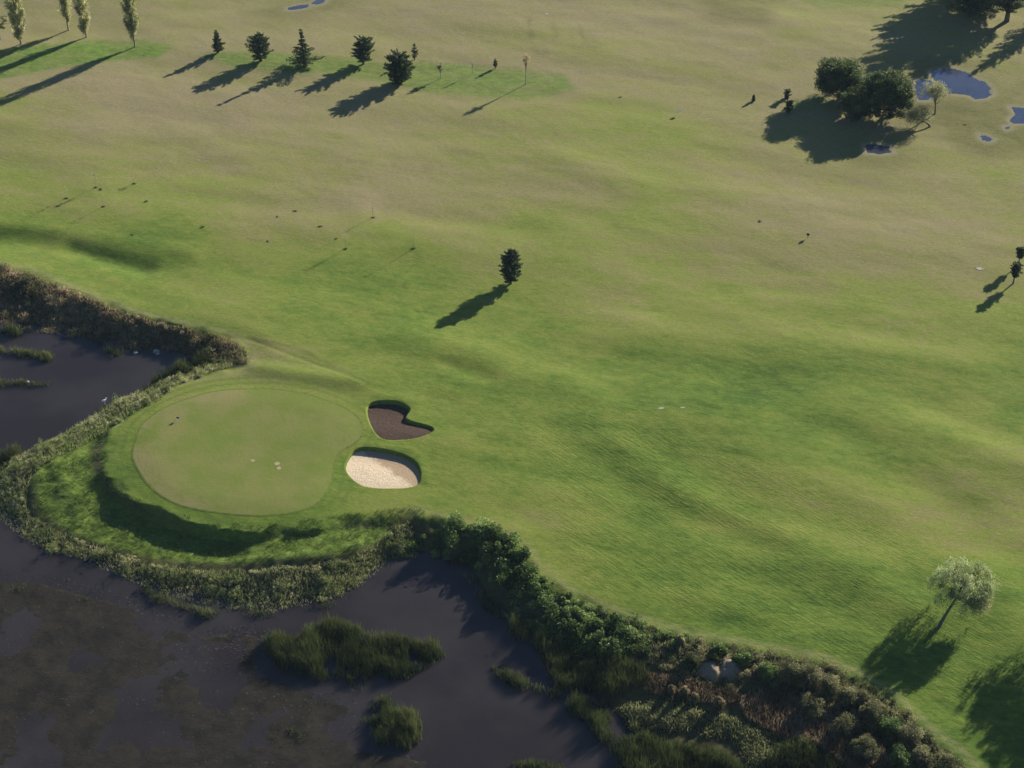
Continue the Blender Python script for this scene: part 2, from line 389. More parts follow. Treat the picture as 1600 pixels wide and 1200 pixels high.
def sand_material(name, a, b, patch, cx, cy):
    m, t = newmat(name); k = NT(t); v = k.vec()
    n1 = k.noise(3.5, 5, .7, v); n2 = k.noise(14, 3, .7, v); n3 = k.noise(.9, 4, .6, v)
    c = k.mix(k.rng(n1, .35, .65), a, b)
    if patch:
        g = k.n('ShaderNodeNewGeometry'); sp = k.n('ShaderNodeSeparateXYZ'); k.l(g.outputs['Position'], sp.inputs[0])
        f = k.math('ADD', k.math('MULTIPLY', k.math('SUBTRACT', sp.outputs[0], cx), .42), k.math('MULTIPLY', k.math('SUBTRACT', sp.outputs[1], cy), .40))
        f = k.math('ADD', f, k.math('MULTIPLY', k.math('SUBTRACT', n3, .5), 1.6))
        c = k.mix(k.math('MULTIPLY', k.rng(f, -.1, .5), k.rng(n2, .3, .6, .7, 1)), c, patch)
    c = k.mix(k.math('MULTIPLY', k.rng(n2, .62, .72), .18), c, tuple(x * .55 for x in a))
    p = k.bsdf(c, .95, .1, k.bump(k.math('ADD', n1, k.math('MULTIPLY', n2, .4)), 1, .10)); k.done(p.outputs[0]); return m
def water_material(name, a, b, mixf, rough, gcol):
    m, t = newmat(name); k = NT(t); v = k.vec()
    n1 = k.noise(.09, 5, .6, v); c = k.mix(k.rng(n1, .35, .65), a, b)
    rip = k.noise(5.0, 3, .6, v)
    nb = k.bump(rip, .10, .04)
    d = k.n('ShaderNodeBsdfDiffuse'); k.l(c, d.inputs[0])
    g = k.n('ShaderNodeBsdfGlossy'); g.inputs['Roughness'].default_value = rough; g.inputs['Color'].default_value = (*gcol, 1); k.l(nb, g.inputs['Normal'])
    f = k.n('ShaderNodeFresnel'); f.inputs['IOR'].default_value = mixf; k.l(nb, f.inputs['Normal'])
    x = k.n('ShaderNodeMixShader'); k.l(f.outputs[0], x.inputs[0]); k.l(d.outputs[0], x.inputs[1]); k.l(g.outputs[0], x.inputs[2])
    k.done(x.outputs[0]); return m
def leaf_material(name, ramp, trans=.35, spec=.25, rough=.6, nscale=.8):
    m, t = newmat(name); k = NT(t)
    tint = k.attr('tint'); v = k.vec(); n = k.noise(nscale, 3, .6, v)
    f = k.math('ADD', tint, k.math('MULTIPLY', k.math('SUBTRACT', n, .5), .5), True)
    rp = k.n('ShaderNodeValToRGB'); k.l(f, rp.inputs[0]); cr = rp.color_ramp
    cr.elements[0].position = ramp[0][0]; cr.elements[0].color = (*ramp[0][1], 1)
    cr.elements[1].position = ramp[-1][0]; cr.elements[1].color = (*ramp[-1][1], 1)
    for a, b in ramp[1:-1]: e = cr.elements.new(a); e.color = (*b, 1)
    c = rp.outputs[0]
    p = k.bsdf(c, rough, spec); tr = k.n('ShaderNodeBsdfTranslucent'); k.l(c, tr.inputs[0])
    x = k.n('ShaderNodeMixShader'); x.inputs[0].default_value = trans
    k.l(p.outputs[0], x.inputs[1]); k.l(tr.outputs[0], x.inputs[2]); k.done(x.outputs[0]); return m
def plain(name, col, rough=.8, var=.25, scale=6):
    m, t = newmat(name); k = NT(t); n = k.noise(scale, 4, .6, k.vec())
    c = k.mix(n, tuple(x * (1 - var) for x in col), tuple(min(1, x * (1 + var)) for x in col))
    p = k.bsdf(c, rough, .2, k.bump(n, .6, .02)); k.done(p.outputs[0]); return m
M = {}
M['ground'] = ground_material(); M['green'] = green_material(); M['collar'] = collar_material()
M['water'] = water_material('pond_water', (.0185, .0158, .0165), (.0275, .0245, .0255), 1.33, .06, (.8, .85, 1))
M['puddle'] = water_material('puddle_water', (.035, .044, .068), (.05, .058, .08), 1.75, .05, (.75, .82, 1))
M['bark'] = plain('bark', (.10, .08, .06)); M['palebark'] = plain('pale_bark', (.22, .19, .14)); M['stake'] = plain('stake_wood', (.14, .11, .08))
M['conifer'] = leaf_material('conifer_needles', [(0, (.014, .030, .012)), (.5, (.034, .060, .022)), (1, (.10, .14, .05))], .3)
M['conifer2'] = leaf_material('pine_needles', [(0, (.022, .044, .016)), (.5, (.045, .078, .026)), (1, (.10, .14, .05))], .32)
M['broad'] = leaf_material('broad_leaves', [(0, (.024, .044, .013)), (.55, (.062, .094, .028)), (1, (.19, .23, .08))], .45)
M['pale'] = leaf_material('pale_leaves', [(0, (.18, .20, .08)), (.5, (.27, .28, .14)), (1, (.40, .38, .22))], .5)
M['poplar'] = leaf_material('poplar_leaves', [(0, (.22, .23, .09)), (.5, (.38, .39, .18)), (1, (.58, .56, .32))], .62)
M['poplardark'] = leaf_material('dark_poplar_leaves', [(0, (.09, .11, .04)), (.5, (.24, .27, .11)), (1, (.50, .50, .26))], .58)
M['willow'] = leaf_material('willow_leaves', [(0, (.07, .105, .03)), (.5, (.18, .23, .085)), (1, (.46, .52, .27))], .45, .4, .45)
M['willowdry'] = leaf_material('willow_brown_leaves', [(0, (.26, .20, .13)), (1, (.55, .44, .32))], .45)
M['peach'] = leaf_material('autumn_leaves', [(0, (.30, .24, .13)), (1, (.52, .42, .26))], .4)
M['bramble'] = leaf_material('bramble_leaves', [(0, (.025, .055, .010)), (.5, (.075, .135, .028)), (1, (.25, .34, .10))], .45, .35, .5)
M['scrub'] = leaf_material('bank_scrub_leaves', [(0, (.055, .068, .028)), (.35, (.15, .14, .065)), (.6, (.27, .21, .12)), (.8, (.32, .235, .165)), (1, (.50, .41, .25))], .52)
M['weeds'] = leaf_material('bank_weed_leaves', [(0, (.06, .095, .028)), (.35, (.16, .205, .065)), (.65, (.31, .33, .145)), (1, (.52, .49, .29))], .48)
M['shrub'] = leaf_material('bank_shrub_leaves', [(0, (.038, .048, .020)), (.5, (.12, .13, .055)), (1, (.34, .32, .17))], .48)
M['reed'] = leaf_material('reed_blades', [(0, (.022, .036, .010)), (.5, (.048, .066, .018)), (1, (.12, .14, .045))], .35)
M['paler'] = leaf_material('pale_reed_blades', [(0, (.12, .145, .055)), (1, (.22, .24, .11))], .5)
M['redreed'] = leaf_material('dry_reed_blades', [(0, (.09, .068, .042)), (.5, (.19, .14, .09)), (1, (.32, .25, .17))], .45)
M['debris'] = leaf_material('dead_marsh_leaves', [(0, (.018, .018, .015)), (.5, (.035, .032, .022)), (.8, (.065, .048, .036)), (1, (.12, .085, .065))], .1)
M['rough'] = leaf_material('rough_grass_blades', [(0, (.045, .085, .012)), (1, (.12, .18, .035))], .4)
M['white'] = plain('white_feathers', (.8, .8, .78), .6, .03); M['grey'] = plain('grey_marker', (.5, .5, .55)); M['blue'] = plain('blue_cloth', (.05, .07, .22))
M['stone'] = plain('pale_stone', (.30, .28, .26)); M['heap'] = plain('sandy_spoil', (.17, .14, .10), .95, .3, 3); M['dark'] = plain('dark_metal', (.03, .03, .028))
M['bare'] = plain('bare_soil', (.30, .24, .155), .95, .2, 8)
# ------------------------------------------------------------------ ground sheet
def axis(parts):
    out = []
    for a, b, s in parts: out.append(np.arange(a, b, s))
    return np.unique(np.round(np.concatenate(out), 4))
bx0, by0 = np.vstack([B1, B2]).min(0) - .6; bx1, by1 = np.vstack([B1, B2]).max(0) + .6
def geo(a, b, s0, g):
    v = [a]; s = s0
    while abs(v[-1] - a) < abs(b - a): v.append(v[-1] + math.copysign(s, b - a)); s *= g
    return np.array(v)
xs = np.concatenate([geo(-100, -6000, .8, 1.18), axis([(-100, -64, .45), (-64, bx0, .30), (bx0, bx1, .12), (bx1, 62, .30), (62, 100, .45)]), geo(100, 6000, .8, 1.18)])
ys = np.concatenate([geo(112, -300, .6, 1.3), axis([(112, by0, .28), (by0, by1, .13), (by1, 215, .3), (215, 330, .5)]), geo(330, 9000, .8, 1.18)])
xs = np.unique(np.round(xs, 4)); ys = np.unique(np.round(ys, 4))
GX, GY = np.meshgrid(xs, ys)
Z, dp, ds, dw, dm, dg, dbk, pud = height(GX, GY, True)
print('ground', GX.shape)
# dryness plan, vignette and haze gradient painted in: rows every 100 px of the survey, columns every 200
DRY_SHADE = np.array([
 [.90, .92, .95, .85, .80, .78, .80, .75, .72],
 [.75, .88, .90, .80, .78, .82, .84, .78, .75],
 [.62, .92, .92, .82, .58, .66, .80, .80, .70],
 [.48, .52, .58, .78, .72, .62, .80, .82, .74],
 [.18, .22, .44, .34, .48, .58, .74, .78, .72],
 [.20, .25, .46, .30, .36, .38, .38, .40, .34],
 [.30, .35, .40, .30, .30, .34, .30, .28, .24],
 [.30, .30, .35, .36, .38, .36, .40, .42, .46],
 [.20, .20, .25, .44, .44, .28, .30, .36, .44],
 [.10, .10, .10, .20, .22, .12, .20, .22, .22],
 [.05, .05, .05, .05, .10, .08, .10, .14, .14],
 [.00, .00, .00, .00, .05, .05, .05, .08, .10],
 [.00, .00, .00, .00, .05, .05, .05, .08, .10]])
wx = fbm(GX, GY, 14, 4, 21) * 6; wy = fbm(GX, GY, 14, 4, 22) * 8
pxm, pym = proj(GX + wx, np.clip(GY + wy, 60, 330))
gx = np.clip(pxm / 200, 0, 7.999); gy = np.clip(pym / 100, 0, 11.999); ix = gx.astype(int); iy = gy.astype(int); fx = gx - ix; fy = gy - iy
fx = fx * fx * (3 - 2 * fx); fy = fy * fy * (3 - 2 * fy)
dry = (DRY_SHADE[iy, ix] * (1 - fx) + DRY_SHADE[iy, ix + 1] * fx) * (1 - fy) + (DRY_SHADE[iy + 1, ix] * (1 - fx) + DRY_SHADE[iy + 1, ix + 1] * fx) * fy
LUSH = [([(-60, 92), (20, 78), (110, 66), (200, 64), (258, 67), (266, 76), (240, 87), (120, 100), (40, 116), (-60, 130)], 1.0, 1.2),
        ([(330, 88), (420, 84), (520, 90), (600, 98), (700, 100), (800, 108), (880, 118), (892, 135), (860, 150), (780, 150), (690, 144), (640, 135), (560, 118), (470, 112), (380, 104)], .85, 1.8),
        ([(960, 55), (1200, 0), (1330, -10), (1420, -2), (1380, 8), (1280, 9)], .0, 2),
        ([(1240, -6), (1420, -8), (1400, 8), (1290, 9)], .6, 2),
        ([(1275, 145), (1240, 160), (1250, 168), (1300, 165)], .6, 1.5),
        ([(380, 560), (470, 558), (560, 596), (520, 606), (430, 585)], .3, 1.5)]
lush = np.zeros_like(Z)
jn = fbm(GX, GY, 3, 3, 31)
for pts, a, soft in LUSH:
    if a > 0: lush = np.maximum(lush, a * sst(-(sdist(GX, GY, poly(pts)) + jn * 1.2), -soft, soft * .4))
soil = sst(dp, .2, 1.2) * (ds > 0); soil = soil * sst(ds, .0, 1.2)
rough = sst(dp, -1.2, .3) * (1 - sst(ds, 1.0, 2.6)) * (Z > ZW)
mud = np.maximum(sst(-dw, -.5, .6), sst(ZW + .12 - Z, 0, .12))
rimd = np.abs(dp + .55)
leftbank = (GX < at(300, 500)[0]) & (GY > at(0, 560)[1])
rim = np.exp(-(rimd / .55) ** 2) * np.where(leftbank, 1, .8) * (ds > 4)
pz = np.clip(pud, -2, 60)
wet = np.exp(-(np.maximum(pz, 0) / 5.0) ** 2) * .9
wetA = sst(-sdist(GX, GY, poly([(1400, 150), (1470, 150), (1600, 130), (1640, 240), (1540, 238), (1470, 205), (1420, 190)])), -5, 4)
wetB = sst(-sdist(GX, GY, poly([(1080, -10), (1220, -10), (1200, 38), (1120, 36)])), -3, 3) * .8
wetC = sst(-sdist(GX, GY, poly([(380, 20), (440, 0), (560, -10), (540, 10), (440, 34)])), -3, 3) * .7
wet = np.clip(np.maximum.reduce([wet * .8, wetA * .95, wetB, wetC]), 0, 1)
shore = np.exp(-((pz - .2) / .55) ** 2) * .9
mow = sst(-sdist(GX, GY, poly([(830, 660), (1000, 640), (1300, 760), (1600, 900), (1600, 1200), (1400, 1080), (1100, 990), (900, 920), (850, 830)])), -6, 6)
mow = np.maximum(mow, .25 * (dp < -1))
ring_ = (np.exp(-((dg - 1.5) / .3) ** 2) + .8 * np.exp(-((dg - 2.7) / .35) ** 2)) * sst(-GX, 8, 26) * (dp < .5)
track = np.zeros_like(Z)
for a_, b_, s_, h_ in (((828, 30), (831, 62), .5, .6), ((831, 62), (847, 97), .5, .7), ((868, 34), (868, 66), .6, .5), ((868, 66), (838, 98), 1.6, .6), ((866, 74), (925, 70), 1.6, .8),
                       ((905, 38), (920, 70), .5, .5), ((1150, 296), (1260, 320), .9, .35), ((1260, 320), (1400, 352), .9, .35), ((400, 529), (470, 548), .28, .8), ((470, 548), (565, 598), .3, 1.0),
                       ((550, 590), (575, 601), .7, .8), ((1225, 368), (1282, 372), .5, .4), ((20, 195), (330, 232), 1.4, .25), ((470, 240), (660, 262), 1.5, .3), ((725, 815), (640, 803), 1.0, .3)):
    track = np.maximum(track, h_ * np.exp(-(segd(GX + .8 * fbm(GX, GY, 5, 2, 33), GY, at(*a_), at(*b_)) / s_) ** 2) * (.6 + fbm(GX, GY, 3, 2, 34)))
track = np.clip(track, 0, 1)
NX, NY = len(xs), len(ys)
I = np.arange(NX * NY).reshape(NY, NX)
F = np.stack([I[:-1, :-1], I[:-1, 1:], I[1:, 1:], I[1:, :-1]], -1).reshape(-1, 4)
g = mesh_np('ground', np.column_stack([GX.ravel(), GY.ravel(), Z.ravel()]), F, M['ground'], smooth=True,
    attrs=dict(ring=ring_, track=track, dry=dry, lush=lush, soil=soil, rough=rough, mud=mud, rim=rim, wet=wet, shore=shore, mow=mow))
tag(g, kind='structure')
# water sheet
wv = np.array([[-5900, -290, ZW], [600, -290, ZW], [600, 420, ZW], [-5900, 420, ZW]])
o = mesh_np('pond_water', wv, [[0, 1, 2, 3]], M['water']); tag(o, kind='structure')
for i, P in enumerate(PUDW):
    c = PUDC[i].mean(0)
    o = fan(P, lambda x, y: np.full(x.shape, 0.) + float(height(np.array([c[0]]), np.array([c[1]]))[0]) + .045, 6, 'puddle', M['puddle'], c, False); tag(o, kind='structure')
# putting green and collar
gh = lambda x, y: height(x, y) + .03
o = fan(GREEN, gh, 36, 'putting_green', M['green'], GREEN.mean(0)); tag(o, kind='structure')
me = o.data; e = np.concatenate([[0], np.repeat(np.linspace(0, 1, 37)[1:], len(GREEN))])
xw = np.array([v.co.x for v in me.vertices]); cgx = GREEN.mean(0)[0]
a = me.attributes.new('edge', 'FLOAT', 'POINT'); a.data.foreach_set('value', (e * np.clip((cgx + 6 - xw) / 10, .2, 1)).astype(np.float32))
def ring(P, w0, w1, zoff, name, mat):
    c = P.mean(0); T = np.roll(P, -1, 0) - np.roll(P, 1, 0); T = T / np.linalg.norm(T, axis=1, keepdims=True); N = np.column_stack([T[:, 1], -T[:, 0]])
    if ((P + N - c) ** 2).sum() < ((P - c) ** 2).sum(): N = -N
    A, B = P + N * w0, P + N * w1; n = len(P); XY = np.vstack([A, (A + B) / 2, B]); V = np.column_stack([XY, height(XY[:, 0], XY[:, 1]) + zoff])
    i = np.arange(n); j = (i + 1) % n
    return mesh_np(name, V, np.vstack([np.stack([i, j, n + j, n + i], 1), np.stack([n + i, n + j, 2 * n + j, 2 * n + i], 1)]), mat, smooth=True)
tag(ring(GREEN, .0, .22, .022, 'green_collar', M['collar']), kind='structure')
# bunkers
for P, Dm, nm, lab, mat, cen in ((B1, .50, 'soil_bunker', 'kidney shaped bunker filled with dark brown soil, above the pale sand one', sand_material('dark_bunker_soil', (.050, .034, .026), (.075, .052, .040), None, 0, 0), at(610, 668)),
                     (B2, .48, 'sand_bunker', 'oval bunker of pale cream sand with a brown stain at its right', sand_material('pale_bunker_sand', (.48, .395, .285), (.55, .46, .345), (.30, .225, .15), *at(612, 738)), at(600, 735))):
    def zf(x, y, P=P, Dm=Dm):
        d, D = bunk(x, y, P, Dm, .10); return height(x, y, bunkers=False) - D - .02
    o = fan(P, zf, 22, nm, mat, cen); tag(o, lab, 'bunker', 'bunkers beside the putting green')
# ------------------------------------------------------------------ trees
def zat(x, y): return float(height(np.array([x]), np.array([y]))[0])
def place(bx, by, topx, topy, z=0):
    x, y = at(bx, by, z); x, y = float(x), float(y); zz = zat(x, y); x, y = map(float, at(bx, by, zz)); return x, y, zz, float(hgt(topx, topy, y)) - zz
def conifer(bx, by, topy, wpx, label, group=None, prof='cone', mat='conifer', dens=1.0, name='conifer_tree', clear=.06, topx=None, seed=0, category='tree', tip=None):
    global R
    R = np.random.default_rng(seed + int(bx) * 7)
    x, y, z, h = place(bx, by, topx or bx, topy); r = wpx / 2 / mpp(y) * (1 if tip else .93)
    if tip: h = float(np.hypot(*(np.array(at(*tip)) - (x, y)))) * math.tan(rad(SUN_EL)) * 1.04
    root = empty(name, x, y, z, label, category, group)
    tr = Soup(); cr = Soup(); lean = R.normal(size=2) * .03 * h
    ax = lambda t: np.array([lean[0] * t * t, lean[1] * t * t, h * t])
    tube(tr, [ax(t) for t in (-.03, .15, .4, .7, 1)], [r * .13 + .03, r * .10 + .03, r * .07 + .02, r * .04 + .01, .01], 7)
    nw = max(6, int(h * 2.6 * dens)); 
    for i in range(nw):
        t = clear + (1 - clear) * (i + R.uniform(-.3, .3)) / nw; t = min(max(t, clear), .985)
        q = (t - clear) / (1 - clear)
        if prof == 'cone': pr = (1 - q) ** .85 * min(1, .55 + 3 * q)
        elif prof == 'round': pr = math.sqrt(max(0, 1 - (q * 2 - .85) ** 2 / 1.4)) if q < 1 else .1
        elif prof == 'spire': pr = max(.10, (1 - q) ** 1.7 * 1.15 * (1 if i % 3 else .6))
        else: pr = math.sin(math.pi * min(1, (q * .86 + .16))) ** .7
        nb = int(6 + 3 * pr); ph = R.uniform(0, 6.28)
        for b in range(nb):
            L = r * pr * R.uniform(.5, 1.3); an = ph + b * 6.283 / nb + R.normal() * .25; up = R.uniform(.05, .45) if prof != 'spire' else R.uniform(-.1, .25)
            d = np.array([math.cos(an), math.sin(an), up]); p0 = ax(t)
            tube(tr, [p0, p0 + d * L * .9], [.035 + .01 * r, .008], 3)
            n = int(38 * dens * (L / 1.0 + .5)); s = R.random(n) ** .7
            P = p0 + d * (s * L)[:, None] + R.normal(size=(n, 3)) * (.055 * L + .05) * (1.2 - s * .7)[:, None] * np.array([1, 1, .8])
            P[:, 2] += .10 * L * s ** 2
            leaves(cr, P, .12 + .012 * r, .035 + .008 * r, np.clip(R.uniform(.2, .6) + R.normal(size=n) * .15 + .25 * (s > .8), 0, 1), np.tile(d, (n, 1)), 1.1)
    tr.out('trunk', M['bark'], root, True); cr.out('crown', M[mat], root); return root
def clumpcrown(cr, c, rad3, K, n, leaf, shell=.55, tb=.45, up=.15, cs=.30):
    c = np.array(c, float); rad3 = np.array(rad3, float)
    d = unit(R.normal(size=(K, 3))); d[:, 2] = np.where(d[:, 2] < -.35, -d[:, 2], d[:, 2])
    rr = R.uniform(shell, 1.0, K)[:, None]; lump = 1 + .18 * np.sin(d[:, :1] * 5 + 1) * np.cos(d[:, 1:2] * 4)
    C = c + d * rr * rad3 * .82 * lump
    for i in range(K):
        q = cs * rad3.mean() * R.uniform(.6, 1.25); k = int(n * R.uniform(.6, 1.3))
        v = unit(R.normal(size=(k, 3))) * (R.random((k, 1)) ** .45) * q * np.array([1, 1, .75])
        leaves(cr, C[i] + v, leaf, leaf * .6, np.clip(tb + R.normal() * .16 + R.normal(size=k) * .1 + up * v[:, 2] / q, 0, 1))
    return C
def broad(bx, by, cx, cy, wpx, hpx, label, group=None, mat='broad', K=90, n=150, leaf=.16, name='broadleaf_tree', bark='bark', shell=.35, cs=.3, seed=1, flat=1.0, low=0):
    global R
    R = np.random.default_rng(seed + int(bx))
    x, y, z, _ = place(bx, by, bx, by - 10)
    y2 = y; hc = float(hgt(cx, cy, y2)) - z; px_ = float(proj(x, y, z + hc)[0]); m = mpp(y, hc)
    ox = (cx - px_) / m; rx = wpx / 2 / m; rz = max(.4, hpx / 2 / m / .95) * flat
    root = empty(name, x, y, z, label, 'tree', group); tr = Soup(); cr = Soup()
    top = np.array([ox, 0, hc])
    tube(tr, [(0, 0, -.2), (ox * .15, 0, hc * .25), (ox * .5, 0, hc * .6), tuple(top)], [q_ * min(1, .25 + rx / 3) for q_ in (.09 + .035 * rx, .07 + .03 * rx, .05 + .02 * rx, .03)], 8)
    C = clumpcrown(cr, top, (rx, rx * .95, rz), K, n, leaf, shell, .45, .2, cs)
    if low: clumpcrown(cr, (ox * .6, 0, max(rz * .45, hc - rz * .75)), (rx * low, rx * low * .9, rz * .5), K // 3, n, leaf, .6, .40, .1, cs)
    for i in R.choice(len(C), min(len(C), 16), False):
        p0 = np.array([ox * .5, 0, hc * R.uniform(.4, .8)]); mid = (p0 + C[i]) / 2 + R.normal(size=3) * .08 * rx
        tube(tr, [p0, mid, C[i]], [.03 + .012 * rx, .02 + .006 * rx, .008], 4)
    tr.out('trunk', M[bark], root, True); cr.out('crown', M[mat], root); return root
def poplar(bx, by, topy, wpx, label, mat='poplar', loose=0.0, topx=None):
    global R
    R = np.random.default_rng(int(bx) + 5)
    x, y, z, h = place(bx, by, topx or bx, topy); r = wpx / 2 / mpp(y)
    root = empty('poplar_tree', x, y, z, label, 'tree', 'poplars along the far left strip'); tr = Soup(); cr = Soup()
    tube(tr, [(0, 0, -.2), (0, 0, h * .3), (.05, 0, h * .7), (0, 0, h * .97)], [.17, .13, .08, .01], 7)
    for i in range(int(70 * (1 - loose))):
        t0 = R.uniform(.02, .85); an = R.uniform(0, 6.28); L = h * R.uniform(.12, .22) * (1.1 - t0 * .6)
        q = t0 + .1; w_ = r * (math.sin(math.pi * min(1, .12 + q * .80)) ** .6) * R.uniform(.55, 1.1)
        p0 = np.array([0, 0, h * t0]); p1 = np.array([math.cos(an) * w_, math.sin(an) * w_, min(h * t0 + L, h)])
        tube(tr, [p0, (p0 + p1) / 2 + np.array([math.cos(an), math.sin(an), 0]) * w_ * .2, p1], [.03, .02, .006], 3)
        n = 150; s = R.random(n)[:, None]
        P = p0 + (p1 - p0) * (.25 + .85 * s) + R.normal(size=(n, 3)) * np.array([.17, .17, .28])
        leaves(cr, P, .12, .08, np.clip(R.uniform(.25, .75) + R.normal(size=n) * .12, 0, 1), np.tile([0, 0, 1.], (n, 1)), 1.4)
    tr.out('trunk', M['palebark'], root, True); cr.out('crown', M[mat], root); return root
poplar(33, 69, -36, 27, 'broad yellow-green poplar, first tall poplar from the left edge')
poplar(107, 47, -42, 17, 'slim leaning pale poplar, farthest back of the poplars', loose=.4, topx=98)
poplar(135, 58, -40, 20, 'narrow poplar between the slim leaning one and the dark one at right', loose=.15)
poplar(211, 73, -45, 24, 'dark green poplar standing on the bright green strip, rightmost poplar', mat='poplardark')
broad(0, 62, -4, 38, 36, 48, 'pale rounded tree cut by the left edge of the view', None, 'pale', 40, 90, .16)
GC = 'dark conifers in a row along the far green strip'
conifer(341, 82, 46, 25, 'compact dark conifer, first of the conifer row from the left', GC, 'cone', dens=1.2)
conifer(408, 95, 51, 40, 'wide ragged conifer, second of the conifer row from the left', GC, 'bush', dens=1.1)
conifer(476, 102, 43, 50, 'tall spiky conifer with tiers of branches and a thin top', GC, 'spire', 'conifer2', 1.0)
conifer(568, 100, 59, 35, 'rounded dark conifer, fourth of the row, left of the dense round one', GC, 'round', dens=1.2, clear=.14)
conifer(625, 129, 85, 43, 'dense round dark evergreen, nearest tree of the far row', GC, 'round', dens=1.5, clear=.02)
conifer(648, 93, 66, 15, 'small narrow conifer just behind the dense round evergreen', GC, 'cone', dens=.9, clear=.14)
GS = 'young trees on the green strip'
broad(689, 122, 688, 106, 16, 26, 'pale yellow-green sapling just right of the round evergreen', GS, 'pale', 18, 24, .12, 'young_tree', 'palebark', .2, .35)
broad(738, 116, 738, 98, 7, 20, 'almost bare sapling, second sapling right of the round evergreen', GS, 'pale', 7, 6, .09, 'young_tree', 'palebark', .2, .4)
conifer(774, 107, 91, 10, 'tiny olive conifer with a long shadow on the strip', GS, 'cone', 'conifer2', .8, 'young_conifer', .2)
broad(821, 132, 822, 93, 18, 28, 'young tree with sparse peach coloured leaves on a bare stem', GS, 'peach', 20, 24, .12, 'young_tree', 'palebark', .2, .35)
GR = 'small shrubs left of the big tree clump'
conifer(1177, 158, 147, 7, 'tiny cone shaped shrub, leftmost of three small shrubs', GR, 'cone', 'conifer2', 1.0, 'small_shrub', .02, category='shrub')
conifer(1229, 153, 139, 12, 'small round shrub, farthest back of three small shrubs', GR, 'round', 'conifer', 1.2, 'small_shrub', .02, category='shrub')
conifer(1232, 175, 156, 14, 'small dark shrub touching the big clump shadow', GR, 'round', 'conifer', 1.2, 'small_shrub', .02, category='shrub')
GB = 'big dark trees in the clump by the puddles'
broad(1318, 152, 1313, 124, 84, 66, 'large dark rounded tree, left one of the clump by the puddles', GB, K=210, n=180, low=.9)
broad(1390, 180, 1388, 147, 92, 76, 'large dark tree with a sunlit right side, right one of the clump', GB, K=210, n=180, cs=.26, low=.9)
broad(1340, 186, 1338, 162, 60, 56, 'lighter green lower tree in front of the two large dark trees', GB, K=110, n=140, low=.9)
GP = 'pale thin trees beside the big puddle'
broad(1461, 178, 1462, 146, 54, 50, 'pale see-through tree in front of the big puddle', GP, 'pale', 90, 40, .11, 'pale_tree', 'palebark', .2, .3)
broad(1454, 198, 1432, 183, 64, 38, 'thin leaning tree with a sparse low crown, nearest to the small puddle', GP, 'pale', 130, 34, .10, 'pale_tree', 'bark', .2, .32)
GT = 'tall dark trees at the top right corner'
conifer(1514, 24, -50, 88, 'tall dark tree at the top edge, left of the corner pair', GT, 'bush', mat='broad', dens=.9, tip=(1354, 104), clear=.05, name='tall_tree')
conifer(1573, 33, -50, 66, 'tall dark tree with visible trunk at the top right corner', GT, 'bush', mat='broad', dens=.9, tip=(1411, 116), clear=.16, name='tall_tree')
conifer(1548, 6, -50, 88, 'tall tree rising beyond the top right edge', GT, 'bush', mat='broad', dens=.9, tip=(1392, 92), clear=.05, name='tall_tree')
conifer(1500, -8, -50, 70, 'tree hidden beyond the top edge left of the others', GT, 'bush', mat='broad', dens=.9, tip=(1372, 62), clear=.05, name='tall_tree')
conifer(1668, 18, -50, 66, 'tall tree standing just outside the right edge by the puddles', GT, 'cone', dens=.9, tip=(1504, 112), clear=.05, name='tall_tree')
conifer(798, 443, 388, 35, 'lone dark conifer in the middle of the fairway', None, 'bush', dens=1.5, clear=.08)
GX2 = 'small trees at the right edge of the fairway'
conifer(1583, 443, 410, 19, 'small dark tree on a thin trunk, nearer of two at the right edge', GX2, 'round', dens=1.2, clear=.34, name='small_tree')
conifer(1591, 415, 386, 15, 'small tree on a thin trunk, farther of two at the right edge', GX2, 'round', dens=1.1, clear=.42, name='small_tree')
